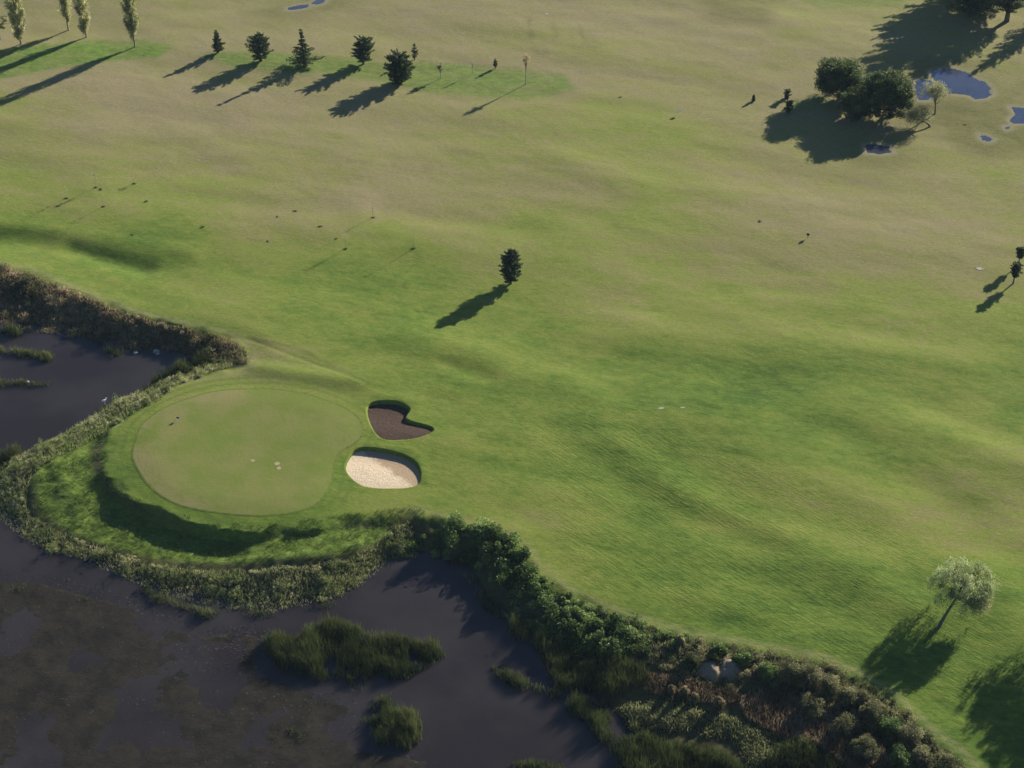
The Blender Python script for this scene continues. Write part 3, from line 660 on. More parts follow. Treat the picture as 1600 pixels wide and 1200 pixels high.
# willows by the right bank
def willow(fx_, fy_, bx, by, hc, rpx, label, group, seed):
    global R
    R = np.random.default_rng(seed)
    x, y = map(float, at(bx, by)); z = zat(x, y); cx, cy = map(float, at(fx_, fy_)); r = rpx / mpp(cy, hc)
    root = empty('willow_tree', x, y, z, label, 'tree', group); tr = Soup(); cr = Soup(); dr = Soup()
    T = np.array([cx - x, cy - y, hc])
    tube(tr, [(0, 0, -.3), T * (.25, .25, .25), T * (.6, .6, .55), T * (.95, .95, .9)], [.24, .19, .14, .08], 9)
    for i in range(150):
        d = unit(R.normal(size=3)); d[2] = abs(d[2]) * .9 + .05; d = unit(d)
        tip = T + d * r * R.uniform(.45, 1.05) * np.array([1, 1, .62]); 
        if i % 3 == 0: tube(tr, [T * .85, (T * .9 + tip) / 2 + np.array([0, 0, .25]), tip], [.05, .03, .008], 4)
        dry_side = (d[0] > .35 and d[1] < .1)
        n = 120; L = R.uniform(.5, 2.3); out = np.array([d[0], d[1], 0]) * .35
        s = R.random(n)[:, None]
        P = tip + out * s * L + np.array([0, 0, -1.]) * (s ** 1.3) * L + R.normal(size=(n, 3)) * np.array([.22, .22, .12])
        leaves(cr, P, .13, .035, np.clip(R.uniform(.25, .7) + .3 * (d[2] > .5) + R.normal(size=n) * .12, 0, 1), np.tile([0, 0, -1.], (n, 1)), 1.5)
    for i in range(70):
        d = unit(np.array([R.uniform(.3, 1.), R.uniform(-1., .0), R.uniform(-.1, .4)]))
        tip = T * np.array([1.0, .72, .60]) + d * r * R.uniform(.35, .95) * np.array([1, .8, .7])
        tube(tr, [T * .7, (T * .75 + tip) / 2 + np.array([0, 0, .2]), tip], [.03, .018, .006], 3)
        n = 46; s = R.random(n)[:, None]; P = tip - d * .9 * s + R.normal(size=(n, 3)) * .2
        leaves(dr, P, .12, .035, np.clip(R.uniform(.2, .9) + R.normal(size=n) * .1, 0, 1))
    tr.out('trunk', M['bark'], root, True); cr.out('crown', M['willow'], root); o = dr.out('dry_branches', M['willowdry'], root); o['label'] = 'half-bare brownish branches on the low right side'
    return root
willow(1497, 953, 1463, 986, 3.9, 50, 'silvery green willow leaning over its own shadow near the right bank', 'willows near the right edge', 11)
willow(1700, 968, 1672, 996, 6.0, 62, 'willow outside the right edge casting the upper long shadow', 'willows near the right edge', 12)
willow(1745, 1040, 1715, 1070, 6.0, 66, 'willow outside the right edge casting the lowest shadow', 'willows near the right edge', 13)
# ------------------------------------------------------------------ bank vegetation
def scatter(P, dens, ztop=0.0):
    lo, hi = P.min(0), P.max(0); n = int((hi - lo).prod() * dens); XY = R.uniform(lo, hi, (n, 2))
    k = sdist(XY[:, 0], XY[:, 1], P) < 0; XY = XY[k]
    z = height(XY[:, 0], XY[:, 1]); return XY[:, 0], XY[:, 1], z
def mounds(s, x, y, z, r, hgt_, n, leaf, tint, tj=.12, aspect=.6):
    hm = np.clip(.75 + 1.9 * fbm(x, y, 2.2, 2, 201) + R.normal(size=len(x)) * .2, .25, 1.7)
    for i in range(len(x)):
        k = int(n * R.uniform(.5, 1.3) * (.4 + .6 * hm[i])); v = unit(R.normal(size=(k, 3))); v[:, 2] = np.abs(v[:, 2])
        ri = r * R.uniform(.55, 1.3) * (.6 + .4 * hm[i]); hi = hgt_ * R.uniform(.6, 1.3) * hm[i]
        v = v * (R.random((k, 1)) ** .35); P = np.array([x[i], y[i], z[i]]) + v * np.array([ri, ri, hi])
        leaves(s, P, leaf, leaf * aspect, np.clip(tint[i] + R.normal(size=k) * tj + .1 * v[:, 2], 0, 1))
R = np.random.default_rng(42)
# dry scrub on the upper left bank
BANK_U = np.vstack([poly([(-60, 400), (0, 417), (50, 430), (100, 452), (150, 471), (200, 492), (250, 505), (300, 515), (345, 526), (375, 540), (386, 552), (386, 570)], -.2), poly([(345, 580), (300, 560), (285, 552), (270, 548), (190, 543), (120, 524), (50, 517), (0, 506), (-60, 500)], ZW + .3)])
x, y, z = scatter(BANK_U, 2.6); t = .62 + .85 * fbm(x, y, 3.2, 4, 41) + R.normal(size=len(x)) * .22
px_, py_ = proj(x, y, z); t = np.where(px_ > 290, t * .45, t)
s = Soup(); mounds(s, x, y, z - .05, .6, .5 + 0 * 1, 80, .10, t)
k = R.random(len(x)) < .13; mounds(s, x[k], y[k], z[k], .9, 1.15, 170, .11, t[k] * .45)
x2, y2, z2 = scatter(BANK_U, 26); blades(s, np.column_stack([x2, y2, z2]), .6, .06, np.clip(.55 + .5 * fbm(x2, y2, 4, 3, 43) + R.normal(size=len(x2)) * .15, 0, 1), .35)
tag(s.out('dry_scrub', M['scrub']), 'brown and olive scrub covering the bank above the upper pond', 'scrub', kind='stuff')
# pale weeds on the spit between the ponds, and along the lower bank
def band(outer, inner, zo, zi): return np.vstack([poly(outer, zo), poly(inner[::-1], zi)])
SPIT = band([(388, 560), (386, 577), (334, 594), (284, 611), (240, 640), (200, 664), (132, 702), (74, 730), (46, 755), (40, 785)], [(345, 566), (300, 580), (262, 592), (215, 612), (165, 640), (120, 668), (60, 700), (10, 722), (-20, 750), (-30, 790)], ZS + .3, ZW + .2)
LOW = band([(34, 775), (48, 805), (90, 830), (160, 858), (230, 880), (300, 893), (400, 898), (480, 894), (545, 884), (580, 862), (612, 838), (640, 828)], [(-30, 780), (0, 812), (50, 852), (120, 872), (200, 905), (250, 928), (340, 948), (430, 956), (520, 936), (572, 908), (606, 880), (650, 868)], ZS - .1, ZW + .1)
for P, nm, lab in ((SPIT, 'pale_weeds', 'grey green weeds on the narrow bank between upper pond and green'), (LOW, 'bank_weeds', 'tangled pale weeds along the lower bank beside the dark pond')):
    x, y, z = scatter(P, 4.4); t = .58 + .6 * fbm(x, y, 3.0, 3, 51) + R.normal(size=len(x)) * .24
    s = Soup(); mounds(s, x, y, z - .05, .36, .36, 62, .075, t)
    k = R.random(len(x)) < .12; mounds(s, x[k], y[k], z[k], .6, .9, 90, .09, t[k] * .4)
    x2, y2, z2 = scatter(P, 22); blades(s, np.column_stack([x2, y2, z2]), .55, .045, np.clip(.6 + .4 * fbm(x2, y2, 3, 3, 53), 0, 1), .5)
    tag(s.out(nm, M['weeds']), lab, 'weeds', kind='stuff')
# tussocks on the skirt
s = Soup(); SK = poly([(200, 645), (130, 685), (75, 720), (45, 755), (52, 800), (110, 838), (230, 876), (400, 892), (540, 880), (600, 845), (690, 822), (650, 806), (560, 815), (440, 832), (330, 832), (230, 800), (180, 760), (165, 700)], ZS)
x, y, z = scatter(SK, 34); n_ = fbm(x, y, 1.3, 3, 61); k = n_ > -.1
blades(s, np.column_stack([x, y, z])[k], .28, .05, np.clip(.45 + .6 * fbm(x[k], y[k], 3, 2, 62), 0, 1), .6)
tag(s.out('rough_grass', M['rough']), 'coarse bright green grass on the low ground around the green', 'grass', kind='stuff')
# bramble mass
BR = np.vstack([poly([(620, 850), (640, 834), (720, 821), (765, 828), (795, 842), (820, 860), (830, 882), (858, 908), (900, 936), (960, 962), (1030, 984), (1070, 1000)], -.3), poly([(1050, 1040), (980, 1035), (900, 1025), (840, 990), (790, 940), (755, 890), (715, 868), (660, 862)], ZW + .6)])
x, y, z = scatter(BR, 1.7); t = .50 + .6 * fbm(x, y, 3, 3, 71) + R.normal(size=len(x)) * .2
s = Soup(); zz = z + .2 * R.random(len(x)); mounds(s, x, y, zz, .7, .75, 170, .11, t, .14, .75)
k = R.random(len(x)) < .25; mounds(s, x[k], y[k], z[k] + .2, .9, 1.25, 260, .12, t[k], .12, .75)
tag(s.out('bramble_thicket', M['bramble']), 'dark glossy bramble thicket at the corner of the pond', 'bramble', kind='stuff')
# mixed scrub below the right fairway edge
SC = np.vstack([poly([(900, 940), (960, 964), (1030, 984), (1100, 1002), (1210, 1022), (1290, 1038), (1340, 1062), (1400, 1100), (1450, 1150), (1500, 1188), (1560, 1260)], -.3), poly([(1450, 1260), (1400, 1190), (1300, 1150), (1200, 1110), (1100, 1085), (1020, 1050), (940, 1000)], ZW + .4)])
x, y, z = scatter(SC, 1.6); t = .45 + .6 * fbm(x, y, 4, 3, 81) + R.normal(size=len(x)) * .18
s = Soup(); mounds(s, x, y, z, .55, .45, 110, .09, t + .1)
x2, y2, z2 = scatter(SC, 14); blades(s, np.column_stack([x2, y2, z2]), .6, .05, np.clip(.4 + .5 * fbm(x2, y2, 3, 3, 83), 0, 1), .35)
tag(s.out('mixed_scrub', M['shrub']), 'dark tangled scrub below the lower right edge of the fairway', 'scrub', kind='stuff')
# individual shrubs standing in it
def shrub(px, py, wpx, hpx, label, group, mat, seed, zb=-1.0):
    global R
    R = np.random.default_rng(seed)
    x, y = map(float, at(px, py, zb)); z = zat(x, y); x, y = map(float, at(px, py, z)); z = zat(x, y); m = mpp(y, z); r = wpx / 2 / m; h = .62 * hpx / m / .78
    root = empty('bank_shrub', x, y, z, label, 'shrub', group); st = Soup(); cr = Soup()
    K = 16 + int(r * 9); 
    for i in range(K):
        d = unit(np.array([R.normal(), R.normal(), abs(R.normal()) * 1.1 + .4])); q = R.uniform(.55, 1.0)
        tip = d * np.array([r, r, h]) * q * .9
        tube(st, [(0, 0, -.1), tip * (.4, .4, .55), tip], [.035, .022, .006], 3)
        n = int(130 + 60 * r); v = unit(R.normal(size=(n, 3))) * (R.random((n, 1)) ** .45) * np.array([.36 * r, .36 * r, .30 * h + .1])
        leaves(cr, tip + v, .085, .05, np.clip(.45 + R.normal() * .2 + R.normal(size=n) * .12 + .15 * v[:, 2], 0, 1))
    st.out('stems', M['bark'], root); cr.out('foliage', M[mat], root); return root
GH = 'shrubs along the lower right bank edge'
SH = [(1232, 1060, 44, 44, 'shrub', 'tall feathery olive shrub where the shrub line begins'), (1262, 1068, 46, 46, 'shrub', 'tall feathery olive shrub, second from where the shrub line begins'),
      (1295, 1082, 44, 40, 'shrub', 'olive shrub third along the edge from where the shrub line begins'), (1325, 1098, 42, 38, 'shrub', 'rounded olive shrub on the edge just left of the willow shadow tip'), (1362, 1122, 46, 44, 'shrub', 'dense olive shrub touching the lower end of the willow shadow'), (1345, 1100, 30, 30, 'shrub', 'small olive shrub between the rounded one and the willow shadow'),
      (1390, 1142, 40, 38, 'bramble', 'leafy green shrub beside the broad grey green shrub'), (1418, 1158, 50, 46, 'shrub', 'broad grey green shrub at the foot of the willow shadow'), (1440, 1186, 40, 34, 'shrub', 'dark shrub on the edge below the broad grey green shrub'), (1480, 1205, 46, 40, 'shrub', 'last shrub of the edge line, cut by the bottom of the view'),
      (1405, 1190, 44, 34, 'bramble', 'bright green leafy shrub near the bottom edge right'), (1270, 1110, 50, 34, 'shrub', 'low dark shrub behind the dry reeds, below the feathery pair'), (1320, 1140, 50, 34, 'shrub', 'low dark shrub right of the reddish dry reeds'), (1350, 1175, 50, 34, 'shrub', 'low dark shrub nearest the bottom edge, right of the dry reeds'),
      (1200, 1056, 36, 28, 'bramble', 'leafy green shrub left of the feathery olive pair'), (1160, 1036, 34, 26, 'bramble', 'leafy green shrub above the right end of the spoil heap'), (1125, 1022, 30, 22, 'bramble', 'leafy green shrub by the fairway edge above the spoil heap')]
for i, (a, b, c, d, mt, lb) in enumerate(SH):
    shrub(a, b, c, d, lb or ('leafy green shrub on the lower right bank' if mt == 'bramble' else 'dense dark olive shrub on the lower right bank'), GH if lb else (GH + (', leafy green' if mt == 'bramble' else ', dark olive')), mt, 200 + i)
shrub(1063, 1004, 18, 20, 'small pale topped shrub at the fairway edge right of the brambles', GH, 'weeds', 301)
shrub(1080, 1038, 34, 24, 'yellow green rounded shrub left of the spoil heap', GH, 'reed', 302, -2)
shrub(1116, 1034, 26, 18, 'yellow green rounded shrub just above the spoil heap', GH, 'reed', 303, -2)
for i, (a, b, c, d) in enumerate([(1068, 1084, 20, 22), (1086, 1092, 18, 20), (1124, 1100, 20, 20), (1050, 1078, 16, 18)]):
    shrub(a, b, c, d, ['pale brown bush left of the centre of the row below the spoil heap', 'pale brown bush right beside its twin below the spoil heap', 'pale brown bush farthest right below the spoil heap', 'smallest pale brown bush, farthest left below the spoil heap'][i], 'pale brown bushes below the spoil heap', 'scrub', 310 + i, -2.8)
# spoil heap
R = np.random.default_rng(5)
hx, hy = map(float, at(1126, 1062, -2.2)); hz = zat(hx, hy)
n = 40; gx_, gy_ = np.meshgrid(np.linspace(-2.8, 2.8, n), np.linspace(-2, 2, n)); rr = np.hypot(gx_ / 2.7, gy_ / 1.9)
hz_ = 1.0 * np.clip(1 - rr ** 2, -.25, 1) * (1 + .5 * fbm(gx_ + 40, gy_ + 9, 1.4, 4, 91)) - .35 * np.exp(-((gx_ + .3) / .35) ** 2) * (rr < 1)
I = np.arange(n * n).reshape(n, n)
o = mesh_np('spoil_heap', np.column_stack([gx_.ravel(), gy_.ravel(), hz_.ravel()]), np.stack([I[:-1, :-1], I[:-1, 1:], I[1:, 1:], I[1:, :-1]], -1).reshape(-1, 4), M['heap'], smooth=True, loc=(hx, hy, hz - .1))
tag(o, 'bare sandy spoil heap among the scrub on the right bank', 'soil heap')
# reeds ------------------------------------------------------------
def reedbed(P, dens, H, name, label, mat='reed', lean=.22, W=.06, noise_s=2.5, thr=-.6, z0=None, tint=.45):
    x, y, z = scatter(P, dens); nn = fbm(x, y, noise_s, 3, 101); dd = -sdist(x, y, P); k = (nn > thr + .3 * R.random(len(x))) & (R.random(len(x)) < .12 + .88 * sst(dd + .5 * fbm(x, y, .9, 2, 103), -.1, 1.7)); x, y, z, nn = x[k], y[k], z[k], nn[k]
    d = -sdist(x, y, P); z = np.maximum(z, ZW - .1)
    s = Soup(); blades(s, np.column_stack([x, y, z]), H * (.6 + .4 * sst(d, 0, .9)) * (.85 + .6 * nn) * R.uniform(.7, 1.25, len(x)), W, np.clip(tint + .5 * nn + R.normal(size=len(x)) * .13, 0, 1), lean, (-.05, -.03))
    return tag(s.out(name, M[mat]), label, 'reeds', None, 'stuff')
def isl(pts, seed): return jag(poly(pts, ZW), seed=seed, it=2)
R = np.random.default_rng(77)
reedbed(isl([(405, 1005), (440, 990), (470, 992), (500, 975), (525, 966), (552, 976), (585, 994), (620, 990), (650, 1002), (690, 1004), (700, 1026), (668, 1044), (640, 1062), (596, 1056), (572, 1066), (566, 1092), (545, 1072), (496, 1070), (462, 1052), (425, 1036)], 1), 130, 1.7, 'reed_island', 'long dark green reed island in the middle of the lower pond')
reedbed(isl([(585, 1090), (610, 1085), (640, 1110), (662, 1130), (660, 1160), (640, 1175), (600, 1168), (572, 1150), (565, 1120)], 2), 150, 1.8, 'reed_island', 'round tufted reed island nearest the bottom edge centre', tint=.62)
reedbed(isl([(762, 1036), (785, 1040), (820, 1060), (855, 1075), (850, 1088), (815, 1085), (780, 1065)], 3), 130, 1.2, 'reed_island', 'narrow reed strip off the bramble bank', tint=.5)
reedbed(isl([(850, 1080), (870, 1078), (882, 1090), (862, 1098)], 4), 130, 1.2, 'reed_clump', 'small reed clump beside the narrow reed strip')
reedbed(isl([(780, 1210), (800, 1190), (850, 1188), (890, 1205), (900, 1240), (780, 1240)], 5), 130, 1.5, 'reed_clump', 'reed clump cut by the bottom edge below the ponds')
reedbed(isl([(-40, 545), (0, 540), (35, 545), (60, 552), (88, 558), (84, 566), (50, 562), (10, 555), (-40, 556)], 6), 150, 1.1, 'reed_strip', 'bright reed strip in the upper pond at the left edge', tint=.8)
reedbed(isl([(-40, 594), (0, 590), (40, 594), (86, 594), (80, 602), (40, 604), (0, 606), (-40, 608)], 7), 150, 1.1, 'reed_strip', 'lower of two reed strips in the upper pond at the left edge', tint=.6)
reedbed(isl([(160, 552), (180, 540), (200, 545), (196, 558), (174, 562)], 8), 150, 1.6, 'reed_clump', 'reed tuft standing in the upper pond below the scrub bank', tint=.6)
reedbed(isl([(-60, 524), (0, 515), (40, 516), (30, 528), (-60, 535)], 9), 140, 1.6, 'reed_clump', 'tall dark reeds at the left edge of the upper pond')
reedbed(isl([(240, 605), (300, 575), (320, 560), (340, 560), (320, 590), (265, 610), (220, 628), (205, 632)], 10), 140, 1.7, 'reed_fringe', 'dark reed fringe at the tip of the upper pond', tint=.3)
reedbed(isl([(140, 650), (175, 632), (185, 634), (160, 652)], 15), 140, 1.0, 'reed_clump', 'dark reed tuft on the pond side of the narrow bank', tint=.3)
reedbed(isl([(-30, 742), (0, 708), (35, 698), (40, 704), (10, 726), (-10, 760)], 16), 140, 1.3, 'reed_clump', 'reed tuft at the left edge where the narrow bank ends', tint=.3)
reedbed(isl([(205, 918), (250, 928), (300, 945), (345, 952), (345, 962), (290, 955), (240, 945)], 11), 130, 1.2, 'reed_fringe', 'green reed fringe at the foot of the lower bank', tint=.6)
reedbed(isl([(350, 950), (430, 958), (520, 940), (575, 912), (580, 918), (520, 952), (430, 968), (360, 962)], 12), 60, .9, 'reed_fringe', 'thin grassy fringe where the lower bank meets the pond', tint=.5)
reedbed(isl([(700, 880), (740, 915), (790, 960), (860, 1010), (930, 1030), (1020, 1060), (1010, 1085), (960, 1100), (890, 1085), (850, 1045), (800, 1000), (745, 945), (715, 895)], 13), 90, 1.5, 'reed_fringe', 'brownish green reeds between the brambles and the water', tint=.42)
reedbed(isl([(890, 1085), (960, 1095), (975, 1150), (1040, 1162), (1110, 1176), (1200, 1228), (1260, 1300), (1050, 1300), (960, 1190), (915, 1130)], 14), 120, 1.8, 'reed_bed', 'tall dark reed bed at the bottom edge right of the water', tint=.35)
reedbed(jag(PAL, seed=21, it=2), 170, .5, 'marsh_grass', 'pale sunlit marsh grass behind the dark reed bed', 'paler', .35, .09, 3.0, -1.5, tint=.85)
P2 = poly([(1240, 1160), (1300, 1175), (1400, 1215), (1460, 1300), (1240, 1300), (1180, 1200)], ZW)
reedbed(P2, 90, 1.1, 'marsh_reeds', 'mixed dark reeds at the bottom edge below the dry reeds', tint=.5)
RED = poly([(1150, 1105), (1200, 1095), (1260, 1112), (1320, 1140), (1370, 1180), (1400, 1220), (1340, 1230), (1280, 1180), (1215, 1160), (1165, 1135)], ZW + .5)
x, y, z = scatter(RED, 90)
s = Soup(); blades(s, np.column_stack([x, y, z]), .75, .06, np.clip(.5 + .6 * fbm(x, y, 2, 3, 121), 0, 1), .2)
tag(s.out('dry_reeds', M['redreed']), 'reddish brown dry reeds below the shrub line', 'reeds', kind='stuff')
DK = poly([(1010, 1060), (1080, 1075), (1150, 1092), (1170, 1110), (1130, 1112), (1050, 1100), (1005, 1085)], ZW + .4)
x, y, z = scatter(DK, 70)
s = Soup(); blades(s, np.column_stack([x, y, z]), .5, .06, np.clip(.3 + .6 * fbm(x, y, 2, 3, 131), 0, 1), .3)
tag(s.out('dry_reeds', M['redreed']), 'short brown dry reeds left of the pale brown bushes', 'reeds', kind='stuff')
# dead vegetation on the mud flat
x, y, z = scatter(poly([(-60, 885), (60, 890), (200, 930), (310, 985), (400, 975), (440, 1000), (420, 1050), (560, 1080), (700, 1180), (700, 1260), (-60, 1260)], ZW), 24)
px_, py_ = proj(x, y, z); line = np.minimum.reduce([segd(px_, py_, (0, 900), (180, 935)), segd(px_, py_, (180, 935), (310, 985)), segd(px_, py_, (310, 985), (400, 985))])
red = np.exp(-((px_ - 375) / 55) ** 2 - ((py_ - 1010) / 28) ** 2)
pr = .10 + .55 * np.exp(-(line / 12) ** 2) + .9 * red + .35 * np.exp(-((px_ - 480) / 90) ** 2 - ((py_ - 1080) / 60) ** 2)
k = (R.random(len(x)) < pr * (.5 + 1.6 * np.clip(fbm(x, y, 2.2, 4, 141) + .1, 0, 1)))
s = Soup(); P = np.column_stack([x, y, np.maximum(z, ZW) + .02])[k]; blades(s, P, .17, .04, np.clip(.35 + .6 * red[k] + .3 * fbm(x[k], y[k], 3, 2, 142) + R.normal(size=k.sum()) * .15, 0, 1), 1.3)
tag(s.out('dead_marsh_plants', M['debris']), 'sparse dead plants scattered over the dark mud flat', 'marsh plants', kind='stuff')
for i, (a, b, q) in enumerate([(228, 1180, .5), (160, 1135, .45), (450, 1155, 1.6), (30, 920, 1.0), (140, 935, .9)]):
    c = np.array(at(a, b, ZW)); th = np.arange(10) * .628; P = np.column_stack([c[0] + np.cos(th) * q * R.uniform(.7, 1.3, 10) * 1.5, c[1] + np.sin(th) * q * R.uniform(.7, 1.3, 10)])
    lab = ['small grass tuft on the mud near the bottom edge', 'low tuft on the mud left of the small grass tuft', 'wide sparse tuft on the mud left of the round reed island', 'sparse tuft on the mud by the left edge', 'sparse tuft on the mud line at the left'][i]
    reedbed(P, 60, .4, 'mud_tuft', lab, 'reed', .7, .05, 1.0, -.2, tint=.3)
# ------------------------------------------------------------------ small things
def sapling(bx, by, topy, label, leafy=0, group='staked saplings on the left fairway', shadow=True):
    global R
    R = np.random.default_rng(int(bx)); x, y, z, h = place(bx, by, bx, topy)
    root = empty('staked_sapling', x, y, z, label, 'sapling', group); tr = Soup()
    tube(tr, [(0, 0, -.1), (.02, 0, h * .5), (0, 0, h)], [.04, .03, .012], 5)
    for i in range(7):
        a = R.uniform(0, 6.28); t = R.uniform(.45, .95); tube(tr, [(0, 0, h * t), (math.cos(a) * .3, math.sin(a) * .3, h * t + .3)], [.012, .005], 3)
    tr.out('stem', M['palebark'], root)
    cr = Soup(); n = 20 + leafy
    P = np.column_stack([R.normal(size=n) * .25, R.normal(size=n) * .25, h * R.uniform(.6, 1.05, n)]); leaves(cr, P, .08, .05, R.uniform(.2, .9, n)); cr.out('leaves', M['pale'], root)
    mu = Soup(); blades(mu, np.column_stack([R.normal(size=60) * .16, R.normal(size=60) * .11, np.full(60, .0)]), .14, .05, .3, .8); mu.out('grass_ring', M['shrub'], root)
sapling(150, 293, 270, 'thin yellowish sapling on the left fairway, leafiest of them', 90)
sapling(646, 388, 355, 'bare thin sapling farthest right of the staked saplings', 0)
sapling(540, 389, 366, 'sapling with a pale top, left of the bare thin one', 40)
sapling(104, 310, 292, 'bare sapling below and left of the yellowish one', 0)
sapling(162, 323, 305, 'bare sapling just below the yellowish one', 0)
sapling(583, 340, 322, 'bare sapling above the pale topped one', 0)
sapling(210, 287, 278, 'very small sapling right of the yellowish one', 20)
R = np.random.default_rng(9)
TL = ['left of the bare saplings near the left edge', 'right of the yellowish sapling', 'just above the grassy hollow at the left', 'right of the grassy hollow at the left', 'alone below the other tussocks', 'nearest above the pale topped sapling', 'left of the pair above the pale topped sapling', 'farthest back of the tussocks left of centre', 'touching the right of the sapling shadows', 'at the foot of the yellowish sapling', 'beside the far green strip, right of the peach tree', 'farther right on the dry fairway', 'near the small oval puddle']
TU = [(91, 322), (228, 315), (206, 367), (316, 355), (418, 377), (500, 354), (433, 339), (461, 330), (525, 373), (157, 296), (969, 152), (1187, 346), (1508, 195)]
tx, ty = map(float, at(*TU[0])); proto = None
s = Soup(); n = 110; blades(s, np.column_stack([R.normal(size=n) * .38, R.normal(size=n) * .25, np.zeros(n)]), .3, .07, R.uniform(0, .35, n), .7)
for i, (a, b) in enumerate(TU):
    x, y = map(float, at(a, b)); x, y = map(float, at(a, b, zat(x, y)))
    if proto is None: proto = s.out('grass_tussock', M['shrub']); o = proto
    else: o = proto.copy(); scene.collection.objects.link(o)
    o.location = (x, y, zat(x, y) - .02); o.rotation_euler.z = i * 1.3; o.scale = (.5, .5, .45) if i % 2 else (.38, .38, .35)
    tag(o, 'small dark tussock ' + TL[i], 'tussock', 'small tussocks on the fairway')
# flag on the green, markers
def flag(bx, by, h, name, label, mat, w=.35, cat='flag'):
    x, y = map(float, at(bx, by)); z = zat(x, y); x, y = map(float, at(bx, by, z)); z = zat(x, y) + .03
    root = empty(name, x, y, z, label, cat); p = Soup(); tube(p, [(0, 0, -.1), (0, 0, h)], [.02, .015], 8); p.out('pole', M['grey'], root)
    nx, ny = 8, 5; u, v = np.meshgrid(np.linspace(0, 1, nx), np.linspace(0, 1, ny)); X = u * w; Yw = .05 * np.sin(u * 6) * u; Zz = h - v * w * .7 * (1 - .25 * u)
    f = Soup(); V1 = np.column_stack([X.ravel(), Yw.ravel(), Zz.ravel()]); V2 = V1 + [0, .008, 0]; I = np.arange(nx * ny).reshape(ny, nx)
    Fq = np.stack([I[:-1, :-1], I[:-1, 1:], I[1:, 1:], I[1:, :-1]], -1).reshape(-1, 4); f.add(V1, Fq); f.add(V2, Fq[:, ::-1]); f.out('flag_cloth', M[mat], root)
    return root
flag(276, 657, .55, 'hole_flag', 'short blue hole flag on the left of the putting green', 'blue', .4)
flag(1058, 180, .9, 'hole_flag', 'pale grey flag far across the dry fairway', 'white', .7)
x, y = map(float, at(1262, 373)); z = zat(x, y); root = empty('marker_post', x, y, z, 'dark round headed marker post on the dry fairway', 'marker post')
p = Soup(); tube(p, [(0, 0, -.1), (0, 0, .75)], [.035, .035], 8); p.out('post', M['dark'], root)
p = Soup(); a = np.linspace(0, 1, 8); tube(p, [(0, 0, .35 + .5 * t) for t in a], [max(.02, .27 * math.sin(math.pi * t)) for t in a], 12); p.out('marker_head', M['dark'], root, True)
x, y = map(float, at(1583, 392))
# bare scars on the green and fairway
def scar(px, py, w_, h_, label, mat, seed, group=None, cat='bare patch', name='bare_patch'):
    rr = np.random.default_rng(seed); c = np.array(at(px, py, .25)); th = np.arange(22) * 2 * math.pi / 22
    k = 1 + rr.normal(size=22) * .22; P = np.column_stack([c[0] + np.cos(th) * w_ * k, c[1] + np.sin(th) * h_ * k])
    o = fan(P, lambda x, y: height(x, y) + .045, 3, name, M[mat], c); tag(o, label, cat, group); return o
GQ = 'bare scars on the putting green'
scar(433, 725, .34, .34, 'larger pale bare scar on the putting green', 'bare', 1, GQ); scar(436, 732, .3, .3, 'pinkish scar touching the larger pale scar', 'bare', 2, GQ); scar(395, 720, .24, .26, 'smaller pale bare scar left of the larger one on the green', 'bare', 3, GQ)
scar(1033, 638, .38, .22, 'left pale scrape with a dark edge on the fairway', 'stone', 4, 'pale scrapes on the fairway'); scar(1067, 637, .34, .14, 'right pale scrape on the fairway', 'stone', 5, 'pale scrapes on the fairway')
scar(1531, 418, .55, .25, 'pale scrape near the two small trees at the right', 'stone', 6, 'pale scrapes on the fairway'); scar(855, 19, .3, .3, 'small white speck far on the dry grass', 'stone', 7)
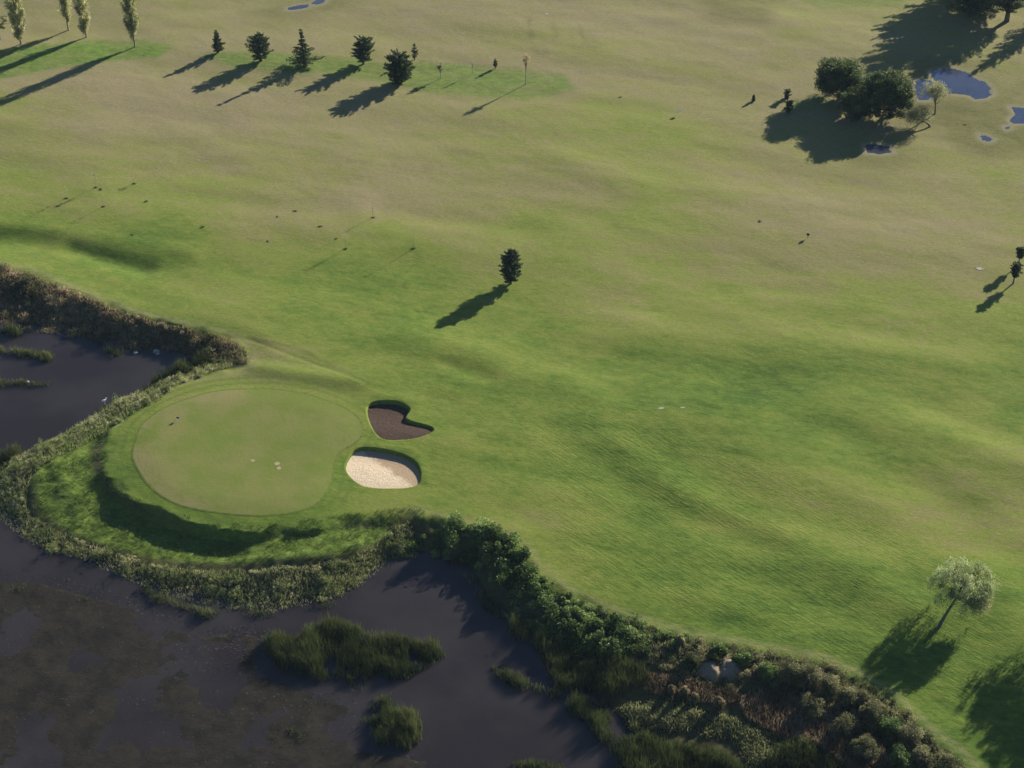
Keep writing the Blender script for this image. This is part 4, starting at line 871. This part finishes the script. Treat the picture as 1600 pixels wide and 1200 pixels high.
# stones in the upper pond
def stone(px, py, r, label, seed, group='pale stones in the upper pond'):
    rr = np.random.default_rng(seed); x, y = map(float, at(px, py, ZW)); n, m_ = 8, 12; V = []
    for i in range(n + 1):
        for j in range(m_):
            a = math.pi * i / n; b = 2 * math.pi * j / m_; q = r * (1 + .18 * math.sin(3 * b + seed) * math.sin(a) + rr.normal() * .05)
            V.append([q * 1.3 * math.sin(a) * math.cos(b), q * math.sin(a) * math.sin(b), q * .6 * math.cos(a)])
    F = [[i * m_ + j, i * m_ + (j + 1) % m_, (i + 1) * m_ + (j + 1) % m_, (i + 1) * m_ + j] for i in range(n) for j in range(m_)]
    tag(mesh_np('stone', V, F, M['stone'], smooth=False, loc=(x, y, ZW + .05)), label, 'stone', group)
stone(212, 552, .28, 'small pale stone in the upper pond, left of the flat ones', 1); stone(244, 549, .35, 'flat pale stone in the upper pond near its tip', 2); stone(247, 553, .25, 'smaller stone in front of the flat pale stone', 3)
stone(744, 884, .28, 'pale stone at the top corner of the lower pond', 4, None); stone(43, 597, .2, 'tiny pale stone by the lower reed strip', 5, None); stone(1031, 982, .5, 'white stone at the fairway edge above the brambles', 6, None)
# white wading bird
x, y = map(float, at(165, 636, ZW + .6)); z = zat(x, y); root = empty('white_egret', x, y, z + .75, 'white egret standing on the bank of the upper pond', 'bird')
b = Soup()
tube(b, [(-.42, 0, .48), (-.30, 0, .52), (-.12, 0, .56), (.06, 0, .60), (.16, 0, .68), (.20, 0, .80), (.14, 0, .90), (.18, 0, .99), (.26, 0, 1.01), (.34, 0, .99), (.46, 0, .97)], [.02, .08, .14, .13, .07, .035, .03, .045, .035, .014, .004], 10)
for yy in (-.04, .04): tube(b, [(-.02, yy, .52), (.0, yy, .25), (-.03, yy, .0), (.06, yy, 0.0)], [.02, .012, .01, .008], 5)
b.out('body', M['white'], root, True)
# thin air between the camera and the far grass
m, t = newmat('haze_air'); pv = t.nodes.new('ShaderNodeVolumePrincipled'); pv.inputs['Color'].default_value = (.55, .75, 1, 1); pv.inputs['Density'].default_value = .00005; pv.inputs['Anisotropy'].default_value = 0.0
on = t.nodes.new('ShaderNodeOutputMaterial'); t.links.new(pv.outputs[0], on.inputs['Volume'])
bxv = np.array([[x_, y_, z_] for z_ in (-6, 156) for y_ in (-350, 9200) for x_ in (-6300, 6300)], float)
tag(mesh_np('haze', bxv, [[0, 2, 3, 1], [4, 5, 7, 6], [0, 1, 5, 4], [2, 6, 7, 3], [0, 4, 6, 2], [1, 3, 7, 5]], m), kind='stuff')
print('objects', len(bpy.data.objects), 'verts', sum(len(m.vertices) for m in bpy.data.meshes))
